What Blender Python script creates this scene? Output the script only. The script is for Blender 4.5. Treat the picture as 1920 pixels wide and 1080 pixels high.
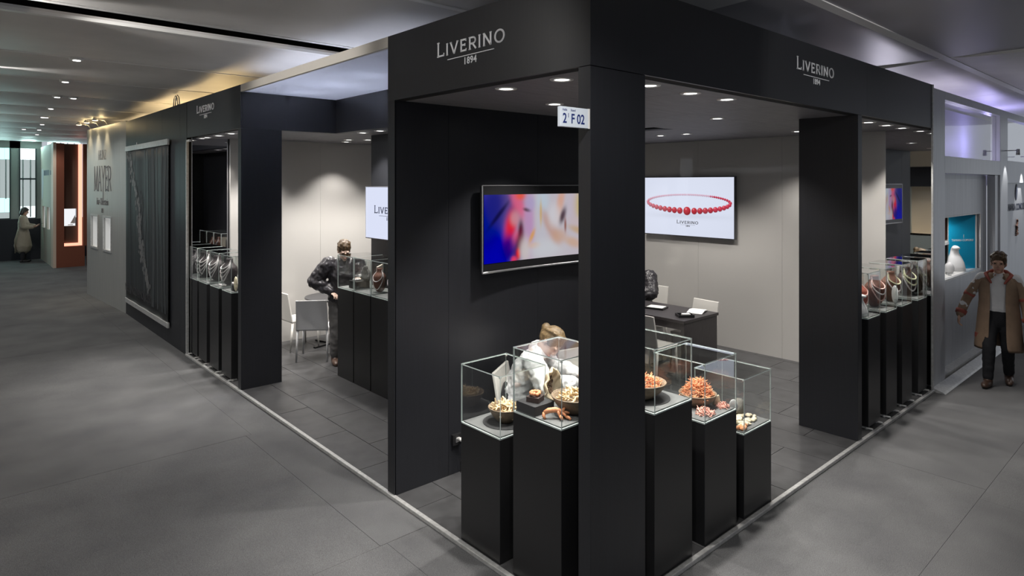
import bpy, bmesh, math, random
import numpy as np
from mathutils import Vector, Matrix, Euler

for o in list(bpy.data.objects):
    bpy.data.objects.remove(o, do_unlink=True)
scene = bpy.context.scene
COL = scene.collection
PI = math.pi
random.seed(7)

# ------------------------------------------------------------------ camera
cam_data = bpy.data.cameras.new('camera')
cam = bpy.data.objects.new('camera', cam_data)
COL.objects.link(cam)
scene.camera = cam
cam_data.sensor_width = 36.0
cam_data.lens = 1202.0 / 1920.0 * 36.0
cam_data.shift_y = -197.0 / 1920.0
cam_data.clip_start = 0.05
cam_data.clip_end = 200
CAM = Vector((-2.637, -2.304, 2.45))
FWD = Vector((0.6675, 0.7447, 0.0)).normalized()
cam.location = CAM
cam.rotation_euler = (PI / 2, 0, math.atan2(FWD.y, FWD.x) - PI / 2)

# ------------------------------------------------------------------ world, exposure
world = bpy.data.worlds.new('world')
scene.world = world
world.use_nodes = True
world.node_tree.nodes['Background'].inputs['Color'].default_value = (0.86, 0.92, 1.0, 1)
world.node_tree.nodes['Background'].inputs['Strength'].default_value = 0.55
scene.view_settings.view_transform = 'Standard'
scene.view_settings.look = 'None'
scene.view_settings.exposure = 0.0
scene.view_settings.gamma = 1.0
scene.view_settings.use_curve_mapping = False
try:
    scene.cycles.use_denoising = True
    scene.cycles.transparent_max_bounces = 40
    scene.cycles.max_bounces = 10
    scene.cycles.sample_clamp_indirect = 4.0
    scene.cycles.caustics_reflective = False
    scene.cycles.caustics_refractive = False
except Exception:
    pass
HALL_W = 150.0       # hall ceiling lamps over the aisles
STAND_W = 78.0       # recessed downlights of the stand
CASE_W = 150.0        # downlights right above the display cases


def lamp(name, loc, power, color=(1, 1, 1), size=150, blend=0.6, radius=0.05, aim=None, parent=None, kind='SPOT'):
    d = bpy.data.lights.new(name, kind)
    d.energy = power
    d.color = color
    d.shadow_soft_size = radius
    if kind == 'SPOT':
        d.spot_size = math.radians(size)
        d.spot_blend = blend
    o = bpy.data.objects.new(name, d)
    COL.objects.link(o)
    o.location = loc
    if aim is not None:
        v = Vector(aim) - Vector(loc)
        o.rotation_euler = v.to_track_quat('-Z', 'Y').to_euler()
    if parent:
        o.parent = parent
    return o


# ------------------------------------------------------------------ materials
def mat(name, color, rough=0.5, metal=0.0, noise=0.0, nscale=20.0, bump=0.0, bscale=200.0, spec=0.5, coat=0.0, stretch=None, emit=None, estr=1.0, trans=0.0):
    m = bpy.data.materials.new(name)
    m.use_nodes = True
    nt = m.node_tree
    b = nt.nodes['Principled BSDF']
    b.inputs['Base Color'].default_value = (*color, 1)
    b.inputs['Roughness'].default_value = rough
    b.inputs['Metallic'].default_value = metal
    b.inputs['Specular IOR Level'].default_value = spec
    b.inputs['Coat Weight'].default_value = coat
    b.inputs['Coat Roughness'].default_value = 0.03
    if emit is not None:
        b.inputs['Emission Color'].default_value = (*emit, 1)
        b.inputs['Emission Strength'].default_value = estr
    if noise > 0 or bump > 0:
        tc = nt.nodes.new('ShaderNodeTexCoord')
        mp = nt.nodes.new('ShaderNodeMapping')
        nt.links.new(tc.outputs['Object'], mp.inputs['Vector'])
        if stretch:
            mp.inputs['Scale'].default_value = stretch
    if noise > 0:
        n = nt.nodes.new('ShaderNodeTexNoise')
        n.inputs['Scale'].default_value = nscale
        n.inputs['Detail'].default_value = 5
        nt.links.new(mp.outputs[0], n.inputs['Vector'])
        r = nt.nodes.new('ShaderNodeValToRGB')
        r.color_ramp.elements[0].position = 0.3
        r.color_ramp.elements[1].position = 0.7
        r.color_ramp.elements[0].color = (*[c * (1 - noise) for c in color], 1)
        r.color_ramp.elements[1].color = (*[min(1, c * (1 + noise)) for c in color], 1)
        nt.links.new(n.outputs['Fac'], r.inputs['Fac'])
        nt.links.new(r.outputs['Color'], b.inputs['Base Color'])
    if bump > 0:
        n2 = nt.nodes.new('ShaderNodeTexNoise')
        n2.inputs['Scale'].default_value = bscale
        n2.inputs['Detail'].default_value = 3
        nt.links.new(mp.outputs[0], n2.inputs['Vector'])
        bp = nt.nodes.new('ShaderNodeBump')
        bp.inputs['Strength'].default_value = bump
        bp.inputs['Distance'].default_value = 0.01
        nt.links.new(n2.outputs['Fac'], bp.inputs['Height'])
        nt.links.new(bp.outputs['Normal'], b.inputs['Normal'])
    return m


def emis(name, color, s):
    m = bpy.data.materials.new(name)
    m.use_nodes = True
    nt = m.node_tree
    nt.nodes.remove(nt.nodes['Principled BSDF'])
    e = nt.nodes.new('ShaderNodeEmission')
    e.inputs['Color'].default_value = (*color, 1)
    e.inputs['Strength'].default_value = s
    nt.links.new(e.outputs[0], nt.nodes['Material Output'].inputs['Surface'])
    return m


def screen_mat(name, s):
    m = emis(name, (1, 1, 1), s)
    nt = m.node_tree
    a = nt.nodes.new('ShaderNodeVertexColor')
    a.layer_name = 'picture'
    nt.links.new(a.outputs['Color'], nt.nodes['Emission'].inputs['Color'])
    g = nt.nodes.new('ShaderNodeBsdfGlossy')
    g.inputs['Roughness'].default_value = 0.05
    ad = nt.nodes.new('ShaderNodeMixShader')
    ad.inputs[0].default_value = 0.04
    nt.links.new(nt.nodes['Emission'].outputs[0], ad.inputs[1])
    nt.links.new(g.outputs[0], ad.inputs[2])
    nt.links.new(ad.outputs[0], nt.nodes['Material Output'].inputs['Surface'])
    return m


def glass_mat(name, tint, rough=0.0, body=0.0):
    m = bpy.data.materials.new(name)
    m.use_nodes = True
    nt = m.node_tree
    nt.nodes.remove(nt.nodes['Principled BSDF'])
    t = nt.nodes.new('ShaderNodeBsdfTransparent')
    t.inputs['Color'].default_value = (*tint, 1)
    g = nt.nodes.new('ShaderNodeBsdfGlossy')
    g.inputs['Roughness'].default_value = rough
    fr = nt.nodes.new('ShaderNodeFresnel')
    fr.inputs['IOR'].default_value = 1.5
    mx = nt.nodes.new('ShaderNodeMixShader')
    gm = nt.nodes.new('ShaderNodeNewGeometry')
    inv = nt.nodes.new('ShaderNodeMath')
    inv.operation = 'SUBTRACT'
    inv.inputs[0].default_value = 1.0
    nt.links.new(gm.outputs['Backfacing'], inv.inputs[1])
    ml = nt.nodes.new('ShaderNodeMath')
    ml.operation = 'MULTIPLY'
    ml.use_clamp = True
    dbl = nt.nodes.new('ShaderNodeMath')
    dbl.operation = 'MULTIPLY'
    dbl.inputs[1].default_value = 1.8
    nt.links.new(fr.outputs[0], dbl.inputs[0])
    nt.links.new(inv.outputs[0], ml.inputs[0])
    nt.links.new(dbl.outputs[0], ml.inputs[1])
    nt.links.new(ml.outputs[0], mx.inputs[0])
    nt.links.new(t.outputs[0], mx.inputs[1])
    nt.links.new(g.outputs[0], mx.inputs[2])
    out = mx
    if body > 0:
        d = nt.nodes.new('ShaderNodeBsdfDiffuse')
        d.inputs['Color'].default_value = (0.55, 0.53, 0.52, 1)
        m2 = nt.nodes.new('ShaderNodeMixShader')
        m2.inputs[0].default_value = body
        nt.links.new(mx.outputs[0], m2.inputs[1])
        nt.links.new(d.outputs[0], m2.inputs[2])
        out = m2
    nt.links.new(out.outputs[0], nt.nodes['Material Output'].inputs['Surface'])
    return m


def carpet_mat():
    m = mat('carpet_grey', (0.13, 0.13, 0.132), 0.95, spec=0.1)
    nt = m.node_tree
    b = nt.nodes['Principled BSDF']
    tc = nt.nodes.new('ShaderNodeTexCoord')
    geo = nt.nodes.new('ShaderNodeNewGeometry')

    def noise(s, d, lo, hi, c0, c1):
        n = nt.nodes.new('ShaderNodeTexNoise')
        n.inputs['Scale'].default_value = s
        n.inputs['Detail'].default_value = d
        nt.links.new(geo.outputs['Position'], n.inputs['Vector'])
        r = nt.nodes.new('ShaderNodeValToRGB')
        r.color_ramp.elements[0].position = lo
        r.color_ramp.elements[1].position = hi
        r.color_ramp.elements[0].color = (*c0, 1)
        r.color_ramp.elements[1].color = (*c1, 1)
        nt.links.new(n.outputs['Fac'], r.inputs['Fac'])
        return n, r
    n1, r1 = noise(1.6, 9, 0.30, 0.72, (0.098, 0.098, 0.102), (0.142, 0.142, 0.144))
    n2, r2 = noise(300, 3, 0.34, 0.66, (0.55, 0.55, 0.55), (1.45, 1.45, 1.45))
    mul = nt.nodes.new('ShaderNodeMixRGB')
    mul.blend_type = 'MULTIPLY'
    mul.inputs[0].default_value = 1
    nt.links.new(r1.outputs['Color'], mul.inputs[1])
    nt.links.new(r2.outputs['Color'], mul.inputs[2])
    nt.links.new(mul.outputs[0], b.inputs['Base Color'])
    bp = nt.nodes.new('ShaderNodeBump')
    bp.inputs['Strength'].default_value = 0.35
    bp.inputs['Distance'].default_value = 0.004
    nt.links.new(n2.outputs['Fac'], bp.inputs['Height'])
    nt.links.new(bp.outputs['Normal'], b.inputs['Normal'])
    return m


M = {}
M['carpet'] = carpet_mat()
M['joint'] = mat('carpet_joint', (0.06, 0.06, 0.06), 0.95)
M['tile'] = mat('tile_anthracite', (0.058, 0.058, 0.060), 0.40, noise=0.25, nscale=6, bump=0.06, bscale=120)
M['grout'] = mat('tile_grout', (0.02, 0.02, 0.02), 0.9)
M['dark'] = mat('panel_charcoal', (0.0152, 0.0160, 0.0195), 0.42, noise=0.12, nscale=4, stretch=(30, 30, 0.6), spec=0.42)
M['seam'] = mat('panel_joint', (0.004, 0.004, 0.004), 0.9)
M['plinth'] = mat('plinth_black', (0.0125, 0.0125, 0.0135), 0.36, spec=0.45)
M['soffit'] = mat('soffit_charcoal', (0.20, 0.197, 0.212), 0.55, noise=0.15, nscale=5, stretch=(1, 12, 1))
M['whitewall'] = mat('white_glass_wall', (0.50, 0.485, 0.465), 0.35, coat=1.0)
M['whitewall'].node_tree.nodes['Principled BSDF'].inputs['Coat Roughness'].default_value = 0.02
M['cream'] = mat('cream_fascia', (0.80, 0.75, 0.68), 0.5)
M['fabric_white'] = mat('white_ceiling_fabric', (0.72, 0.73, 0.78), 0.8)
fw = M['fabric_white']
_tr = fw.node_tree.nodes.new('ShaderNodeBsdfTranslucent')
_tr.inputs['Color'].default_value = (0.80, 0.82, 0.9, 1)
_mx = fw.node_tree.nodes.new('ShaderNodeMixShader')
_mx.inputs[0].default_value = 0.5
fw.node_tree.links.new(fw.node_tree.nodes['Principled BSDF'].outputs[0], _mx.inputs[1])
fw.node_tree.links.new(_tr.outputs[0], _mx.inputs[2])
fw.node_tree.links.new(_mx.outputs[0], fw.node_tree.nodes['Material Output'].inputs['Surface'])
M['alu'] = mat('aluminium', (0.58, 0.58, 0.57), 0.42, 0.5, noise=0.15, nscale=30)
M['alu_panel'] = mat('grey_satin_panel', (0.47, 0.485, 0.52), 0.32, 0.2, noise=0.10, nscale=5, stretch=(8, 8, 0.4))
M['alu_panel2'] = mat('grey_striped_panel', (0.42, 0.435, 0.47), 0.36, 0.2, noise=0.18, nscale=9, stretch=(14, 14, 0.15))
M['white'] = mat('white_paint', (0.78, 0.77, 0.75), 0.45)
M['paper'] = mat('white_paper', (0.85, 0.84, 0.82), 0.7)
M['leather_white'] = mat('white_leather', (0.70, 0.68, 0.64), 0.42, bump=0.08, bscale=90)
M['leather_grey'] = mat('pale_grey_leather', (0.52, 0.52, 0.53), 0.42, bump=0.08, bscale=90)
M['desk'] = mat('desk_dark_oak', (0.032, 0.028, 0.030), 0.4, noise=0.3, nscale=8, stretch=(12, 1, 1))
M['table'] = mat('table_dark', (0.035, 0.035, 0.038), 0.35)
M['lettering'] = mat('lettering_silver', (0.93, 0.93, 0.95), 0.5)
M['ink'] = mat('dark_ink', (0.03, 0.04, 0.08), 0.6)
M['inkb'] = mat('navy_ink', (0.01, 0.025, 0.16), 0.6)
M['inkg'] = mat('grey_ink', (0.10, 0.10, 0.11), 0.6)
M['glass'] = glass_mat('case_glass', (0.985, 0.992, 0.988))
M['rim'] = mat('glass_edge', (0.55, 0.62, 0.60), 0.25, emit=None)
M['mirror'] = mat('dark_mirror', (0.62, 0.62, 0.64), 0.015, 1.0)
M['frost'] = glass_mat('frosted_window', (0.97, 0.97, 1.0), 0.05, 0.10)
M['ceilA'] = mat('ceiling_fabric', (0.72, 0.70, 0.685), 0.5, noise=0.10, nscale=1.2)
M['plenum'] = mat('plenum_dark', (0.025, 0.02, 0.017), 0.9)
M['pipe'] = mat('plenum_pipe', (0.55, 0.55, 0.58), 0.5)
M['downlight'] = emis('downlight_glow', (1.0, 0.97, 0.93), 9.0)
M['hall_lamp'] = emis('hall_lamp_glow', (1.0, 0.98, 0.95), 8.0)
M['warm_lamp'] = emis('warm_lamp_glow', (1.0, 0.80, 0.5), 8.0)
M['black'] = mat('black_plastic', (0.012, 0.012, 0.013), 0.3)
M['blackmat'] = mat('black_felt', (0.035, 0.035, 0.037), 0.9)
M['greymat'] = mat('grey_felt_base', (0.16, 0.165, 0.165), 0.85, noise=0.08, nscale=60)
M['chrome'] = mat('chrome', (0.8, 0.8, 0.8), 0.12, 1.0)
M['bowl'] = mat('bowl_clay', (0.23, 0.17, 0.115), 0.6, noise=0.25, nscale=25, bump=0.2, bscale=60)
M['coral_cream'] = mat('coral_cream', (0.78, 0.60, 0.36), 0.6, noise=0.18, nscale=30, bump=0.3, bscale=120)
M['coral_orange'] = mat('coral_orange', (0.82, 0.33, 0.16), 0.5, noise=0.3, nscale=40, bump=0.2, bscale=120)
M['coral_pink'] = mat('coral_pink', (0.80, 0.42, 0.34), 0.5, noise=0.25, nscale=40, bump=0.2, bscale=120)
M['shell'] = mat('shell_cream', (0.72, 0.60, 0.42), 0.5, noise=0.25, nscale=14)
M['stone_cream'] = mat('stone_cream', (0.74, 0.66, 0.48), 0.55, noise=0.3, nscale=30)
M['stone_orange'] = mat('stone_orange', (0.78, 0.34, 0.16), 0.5, noise=0.3, nscale=30)
M['stone_grey'] = mat('stone_grey', (0.20, 0.19, 0.17), 0.8, noise=0.4, nscale=18, bump=0.6, bscale=40)
M['skin'] = mat('skin', (0.55, 0.33, 0.24), 0.5, noise=0.06, nscale=20)
M['skin_pale'] = mat('skin_pale', (0.66, 0.47, 0.38), 0.5)
M['eye'] = mat('eye', (0.05, 0.04, 0.035), 0.2)
M['lips'] = mat('lips', (0.42, 0.16, 0.14), 0.5)
M['hair_blonde'] = mat('hair_blonde', (0.135, 0.093, 0.045), 0.45, noise=0.6, nscale=14, stretch=(1, 7, 1), bump=0.5, bscale=40)
M['hair_brown'] = mat('hair_brown', (0.075, 0.045, 0.02), 0.45, noise=0.5, nscale=14, stretch=(1, 7, 1), bump=0.5, bscale=40)
M['hair_dark'] = mat('hair_dark', (0.03, 0.02, 0.016), 0.45, noise=0.5, nscale=14, stretch=(1, 7, 1), bump=0.5, bscale=40)
M['cloth_white'] = mat('cloth_white', (0.66, 0.66, 0.67), 0.8, bump=0.5, bscale=9)
M['cloth_dark'] = mat('cloth_dark', (0.028, 0.026, 0.03), 0.35, bump=0.6, bscale=10)
M['cloth_grey'] = mat('cloth_grey', (0.075, 0.072, 0.072), 0.7, bump=0.5, bscale=12)
M['cloth_black'] = mat('cloth_black', (0.012, 0.012, 0.015), 0.8)
M['coat_camel'] = mat('coat_camel', (0.25, 0.17, 0.115), 0.85, noise=0.12, nscale=10, bump=0.3, bscale=9)
M['coat_beige'] = mat('coat_beige', (0.34, 0.30, 0.235), 0.85, bump=0.3, bscale=9)
M['red_cloth'] = mat('red_cloth', (0.30, 0.075, 0.055), 0.8)
M['shoe_brown'] = mat('shoe_brown', (0.07, 0.04, 0.028), 0.4)
M['bust_black'] = mat('bust_dark', (0.03, 0.018, 0.022), 0.6)
M['bust_brown'] = mat('bust_brown', (0.13, 0.048, 0.03), 0.6)
M['bust_red'] = mat('bust_red', (0.34, 0.09, 0.06), 0.6)
M['bust_white'] = mat('bust_white', (0.82, 0.82, 0.83), 0.5)
M['pearl'] = mat('pearl', (0.80, 0.74, 0.76), 0.18, coat=0.6)
M['pearl_pink'] = mat('pearl_pink', (0.78, 0.50, 0.46), 0.2, coat=0.6)
M['gem_green'] = mat('bead_pale_green', (0.62, 0.62, 0.42), 0.2, coat=0.6)
M['taupe'] = mat('taupe_wall', (0.40, 0.385, 0.32), 0.7)
M['taupe_edge'] = mat('taupe_edge', (0.62, 0.50, 0.40), 0.6)
M['rust'] = mat('rust_wall', (0.20, 0.058, 0.028), 0.6)
M['rust_in'] = mat('rust_recess', (0.10, 0.062, 0.042), 0.7)
M['salmon_glow'] = emis('salmon_light', (1.0, 0.36, 0.24), 1.9)
M['niche_glow'] = emis('niche_light', (0.95, 0.97, 1.0), 0.95)
M['niche_white'] = mat('niche_white', (0.86, 0.86, 0.84), 0.5)
M['greywall'] = mat('grey_satin_wall', (0.36, 0.365, 0.35), 0.4, 0.1, noise=0.08, nscale=3, stretch=(12, 12, 0.5))
M['turquoise'] = mat('turquoise_card', (0.005, 0.36, 0.62), 0.5)
M['brownwall'] = mat('brown_backdrop', (0.20, 0.10, 0.07), 0.6)
M['hallwall'] = mat('hall_wall', (0.42, 0.47, 0.44), 0.8)
M['hall_dark'] = mat('hall_dark_wall', (0.022, 0.024, 0.032), 0.7)
M['rail'] = mat('ceiling_rail_white', (0.88, 0.87, 0.85), 0.4)
M['win_teal'] = emis('window_daylight_teal', (0.52, 1.0, 0.94), 1.6)
M['win_grey'] = emis('window_daylight_grey', (0.50, 0.58, 0.58), 0.85)
M['win_white'] = emis('window_daylight_white', (0.86, 0.97, 1.0), 1.6)
M['winframe'] = mat('window_frame', (0.05, 0.07, 0.075), 0.5)
M['sheer'] = mat('sheer_curtain', (0.5, 0.56, 0.56), 0.8)
M['banner'] = mat('banner_cloth', (0.014, 0.0165, 0.018), 0.55)
M['banner_fold'] = mat('banner_print_fold', (0.036, 0.041, 0.044), 0.6)
M['banner_print'] = mat('banner_print_light', (0.13, 0.13, 0.13), 0.6)
M['banner_text'] = mat('banner_print_text', (0.05, 0.047, 0.05), 0.6)
M['bag'] = mat('bag_black', (0.015, 0.014, 0.015), 0.35)
M['violet_wall'] = mat('pale_violet_wall', (0.50, 0.49, 0.58), 0.6)
M['signbox'] = mat('sign_box_white', (0.70, 0.76, 0.84), 0.4)
M['tv_pic'] = screen_mat('tv_picture', 1.0)
M['bezel'] = mat('screen_bezel', (0.05, 0.05, 0.055), 0.3)
M['silver'] = mat('silver_trim', (0.6, 0.6, 0.62), 0.3, 0.9)
M['cream_lit'] = mat('cream_showcase', (0.85, 0.76, 0.6), 0.6)


# ------------------------------------------------------------------ mesh helpers
class MB:
    def __init__(self):
        self.v, self.f, self.m = [], [], []

    def add(self, vs, fs, mi=0):
        b = len(self.v)
        self.v += [tuple(p) for p in vs]
        self.f += [tuple(i + b for i in f) for f in fs]
        self.m += [mi] * len(fs)
        return self

    def box(self, x0, y0, z0, x1, y1, z1, mi=0):
        vs = [(x0, y0, z0), (x1, y0, z0), (x1, y1, z0), (x0, y1, z0), (x0, y0, z1), (x1, y0, z1), (x1, y1, z1), (x0, y1, z1)]
        fs = [(0, 3, 2, 1), (4, 5, 6, 7), (0, 1, 5, 4), (1, 2, 6, 5), (2, 3, 7, 6), (3, 0, 4, 7)]
        return self.add(vs, fs, mi)

    def obox(self, c, ax, ay, az, mi=0):
        """box by centre and three half-axis vectors"""
        c, ax, ay, az = map(Vector, (c, ax, ay, az))
        vs = [c + sx * ax + sy * ay + sz * az for sz in (-1, 1) for sx, sy in ((-1, -1), (1, -1), (1, 1), (-1, 1))]
        fs = [(0, 3, 2, 1), (4, 5, 6, 7), (0, 1, 5, 4), (1, 2, 6, 5), (2, 3, 7, 6), (3, 0, 4, 7)]
        return self.add(vs, fs, mi)

    def tube(self, pts, radii, seg=8, mi=0, cap=True, up=None, flat=None):
        pts = [Vector(p) for p in pts]
        n = len(pts)
        if not isinstance(radii, (list, tuple)):
            radii = [radii] * n
        vs, fs = [], []
        prev = None
        for i, p in enumerate(pts):
            t = (pts[min(i + 1, n - 1)] - pts[max(i - 1, 0)])
            if t.length < 1e-9:
                t = Vector((0, 0, 1))
            t.normalize()
            if prev is None:
                a = Vector(up) if up else (Vector((0, 0, 1)) if abs(t.z) < 0.9 else Vector((1, 0, 0)))
                u = (a - t * a.dot(t)).normalized()
            else:
                u = (prev - t * prev.dot(t))
                u = u.normalized() if u.length > 1e-6 else Vector((1, 0, 0))
            prev = u
            w = t.cross(u)
            r = radii[i]
            ru, rw = (r if isinstance(r, (tuple, list)) else (r, r))
            for k in range(seg):
                a = 2 * PI * k / seg
                vs.append(p + u * (ru * math.cos(a)) + w * (rw * math.sin(a)))
        for i in range(n - 1):
            for k in range(seg):
                k2 = (k + 1) % seg
                fs.append((i * seg + k, i * seg + k2, (i + 1) * seg + k2, (i + 1) * seg + k))
        if cap:
            fs.append(tuple(reversed(range(seg))))
            fs.append(tuple((n - 1) * seg + k for k in range(seg)))
        return self.add(vs, fs, mi)

    def limb(self, pts, radii, seg=10, mi=0):
        """tube with rounded ends"""
        pts = [Vector(p) for p in pts]
        radii = list(radii)
        d0 = (pts[0] - pts[1]).normalized()
        d1 = (pts[-1] - pts[-2]).normalized()

        def mx(r): return max(r) if isinstance(r, tuple) else r

        def sc(r, k): return tuple(x * k for x in r) if isinstance(r, tuple) else r * k
        P = [pts[0] + d0 * mx(radii[0]) * 0.9, pts[0] + d0 * mx(radii[0]) * 0.6] + pts + [pts[-1] + d1 * mx(radii[-1]) * 0.6, pts[-1] + d1 * mx(radii[-1]) * 0.9]
        R = [sc(radii[0], 0.3), sc(radii[0], 0.78)] + radii + [sc(radii[-1], 0.78), sc(radii[-1], 0.3)]
        return self.tube(P, R, seg, mi)

    def ell(self, c, rx, ry, rz, rot=None, seg=14, rings=9, mi=0, z0=-1.0, z1=1.0):
        c = Vector(c)
        rot = rot or Matrix.Identity(3)
        vs, fs = [], []
        a0, a1 = math.asin(z0), math.asin(z1)
        for i in range(rings + 1):
            th = a0 + (a1 - a0) * i / rings
            for k in range(seg):
                ph = 2 * PI * k / seg
                vs.append(c + rot @ Vector((rx * math.cos(th) * math.cos(ph), ry * math.cos(th) * math.sin(ph), rz * math.sin(th))))
        for i in range(rings):
            for k in range(seg):
                k2 = (k + 1) % seg
                fs.append((i * seg + k, i * seg + k2, (i + 1) * seg + k2, (i + 1) * seg + k))
        fs.append(tuple(reversed(range(seg))))
        fs.append(tuple(rings * seg + k for k in range(seg)))
        return self.add(vs, fs, mi)

    def lathe(self, prof, c=(0, 0, 0), seg=28, mi=0):
        vs, fs = [], []
        n = len(prof)
        for r, z in prof:
            for k in range(seg):
                a = 2 * PI * k / seg
                vs.append((c[0] + r * math.cos(a), c[1] + r * math.sin(a), c[2] + z))
        for i in range(n - 1):
            for k in range(seg):
                k2 = (k + 1) % seg
                fs.append((i * seg + k, i * seg + k2, (i + 1) * seg + k2, (i + 1) * seg + k))
        fs.append(tuple(reversed(range(seg))))
        fs.append(tuple((n - 1) * seg + k for k in range(seg)))
        return self.add(vs, fs, mi)

    def rings(self, ringlist, mi=0, cap=True, closed=True):
        vs, fs = [], []
        n = len(ringlist)
        s = len(ringlist[0])
        for r in ringlist:
            vs += [Vector(p) for p in r]
        for i in range(n - 1):
            for k in range(s if closed else s - 1):
                k2 = (k + 1) % s
                fs.append((i * s + k, i * s + k2, (i + 1) * s + k2, (i + 1) * s + k))
        if cap and closed:
            fs.append(tuple(reversed(range(s))))
            fs.append(tuple((n - 1) * s + k for k in range(s)))
        return self.add(vs, fs, mi)

    def mesh(self, name, mats):
        me = bpy.data.meshes.new(name)
        me.from_pydata(self.v, [], self.f)
        if not isinstance(mats, (list, tuple)):
            mats = [mats]
        for m in mats:
            me.materials.append(m)
        me.polygons.foreach_set('material_index', self.m)
        me.update()
        return me

    def build(self, name, mats, parent=None, loc=None, rotz=0.0, bevel=0.0, smooth=False, remesh=0.0, sub=0, solid=0.0, wrinkle=None):
        me = self.mesh(name, mats)
        o = bpy.data.objects.new(name, me)
        COL.objects.link(o)
        if parent is not None:
            o.parent = parent
        if loc is not None:
            o.location = loc
        o.rotation_euler = (0, 0, rotz)
        if smooth:
            me.polygons.foreach_set('use_smooth', [True] * len(me.polygons))
        if bevel > 0:
            b = o.modifiers.new('bevel', 'BEVEL')
            b.width = bevel
            b.segments = 2
            b.limit_method = 'ANGLE'
        if solid:
            s = o.modifiers.new('thick', 'SOLIDIFY')
            s.thickness = solid
            s.offset = 0
        if remesh > 0:
            r = o.modifiers.new('remesh', 'REMESH')
            r.mode = 'VOXEL'
            r.voxel_size = remesh
            r.use_smooth_shade = True
            s = o.modifiers.new('smooth', 'SMOOTH')
            s.factor = 0.5
            s.iterations = 5
        if wrinkle:
            t = bpy.data.textures.new(name + '_folds', 'CLOUDS')
            t.noise_scale = wrinkle[1]
            d = o.modifiers.new('folds', 'DISPLACE')
            d.texture = t
            d.strength = wrinkle[0]
            d.mid_level = 0.5
            d.texture_coords = 'LOCAL'
        if sub:
            s = o.modifiers.new('sub', 'SUBSURF')
            s.levels = sub
            s.render_levels = sub
        return o


def empty(name, loc=(0, 0, 0), rotz=0.0):
    o = bpy.data.objects.new(name, None)
    o.empty_display_size = 0.1
    COL.objects.link(o)
    o.location = loc
    o.rotation_euler = (0, 0, rotz)
    return o


def tag(o, label=None, cat=None, group=None, kind=None):
    if label:
        o['label'] = label
    if cat:
        o['category'] = cat
    if group:
        o['group'] = group
    if kind:
        o['kind'] = kind
    return o


def struct(o, label, cat):
    return tag(o, label, cat, None, 'structure')


def copy_tree(o, parent=None):
    c = o.copy()
    COL.objects.link(c)
    if parent is not None:
        c.parent = parent
    for ch in list(o.children):
        copy_tree(ch, c)
    return c


# ------------------------------------------------------------------ lettering
def arcp(cx, cy, rx, ry, a0, a1, n=14):
    return [(cx + rx * math.cos(math.radians(a0 + (a1 - a0) * i / n)), cy + ry * math.sin(math.radians(a0 + (a1 - a0) * i / n))) for i in range(n + 1)]


GLYPH = {  # width, strokes
    'L': (0.66, [[(.12, 0), (.12, 1)], [(.12, .06), (.62, .06)], [(.62, .02), (.62, .22)], [(.02, .97), (.22, .97)], [(.02, .03), (.12, .03)]]),
    'I': (0.24, [[(.12, 0), (.12, 1)], [(.03, .97), (.21, .97)], [(.03, .03), (.21, .03)]]),
    'V': (0.86, [[(.06, 1), (.43, .03)], [(.43, .03), (.80, 1)], [(-.02, .97), (.16, .97)], [(.70, .97), (.88, .97)]]),
    'E': (0.68, [[(.12, 0), (.12, 1)], [(.12, .06), (.62, .06)], [(.12, .94), (.60, .94)], [(.12, .52), (.50, .52)], [(.62, .02), (.62, .2)], [(.60, .8), (.60, .98)], [(.5, .42), (.5, .62)]]),
    'R': (0.76, [[(.12, 0), (.12, 1)], [(.12, .94), (.42, .94)] + arcp(.42, .70, .24, .24, 90, -90) + [(.12, .46)], [(.40, .46), (.72, .02)], [(.02, .03), (.22, .03)], [(.02, .97), (.12, .97)]]),
    'N': (0.86, [[(.12, 0), (.12, 1)], [(.12, .98), (.74, .02)], [(.74, 0), (.74, 1)], [(.03, .03), (.21, .03)], [(.65, .97), (.83, .97)], [(.02, .97), (.12, .97)]]),
    'O': (0.98, [arcp(.49, .5, .40, .46, 0, 360, 32)]),
    'M': (1.04, [[(.14, 0), (.16, 1)], [(.16, 1), (.52, .05)], [(.52, .05), (.88, 1)], [(.88, 1), (.92, 0)], [(.04, .02), (.24, .02)], [(.82, .02), (1.0, .02)]]),
    'A': (0.84, [[(.06, 0), (.42, 1)], [(.42, 1), (.78, 0)], [(.2, .35), (.64, .35)], [(-.02, .02), (.15, .02)], [(.69, .02), (.86, .02)]]),
    'Y': (0.8, [[(.05, 1), (.4, .45)], [(.4, .45), (.75, 1)], [(.4, .45), (.4, -.35)], [(-.02, .98), (.14, .98)], [(.66, .98), (.82, .98)]]),
    'H': (0.82, [[(.12, 0), (.12, 1)], [(.7, 0), (.7, 1)], [(.12, .5), (.7, .5)]]),
    'Z': (0.7, [[(.06, .95), (.62, .95)], [(.62, .95), (.06, .05)], [(.06, .05), (.64, .05)]]),
}


def stroke_mesh(mb, pl, w, ox, oy, sx, sy, thick, mi=0):
    for a, b in zip(pl[:-1], pl[1:]):
        ax, ay, bx, by = ox + a[0] * sx, oy + a[1] * sy, ox + b[0] * sx, oy + b[1] * sy
        dx, dy = bx - ax, by - ay
        l = math.hypot(dx, dy)
        if l < 1e-9:
            continue
        ux, uy = dx / l, dy / l
        e = w * 0.12
        ax, ay, bx, by = ax - ux * e, ay - uy * e, bx + ux * e, by + uy * e
        nx, ny = -uy * w / 2, ux * w / 2
        vs = [(ax + nx, ay + ny), (ax - nx, ay - ny), (bx - nx, by - ny), (bx + nx, by + ny)]
        mb.add([(p[0], 0, p[1]) for p in vs] + [(p[0], -thick, p[1]) for p in vs],
               [(3, 2, 1, 0), (4, 5, 6, 7), (0, 1, 5, 4), (1, 2, 6, 5), (2, 3, 7, 6), (3, 0, 4, 7)], mi)


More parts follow.
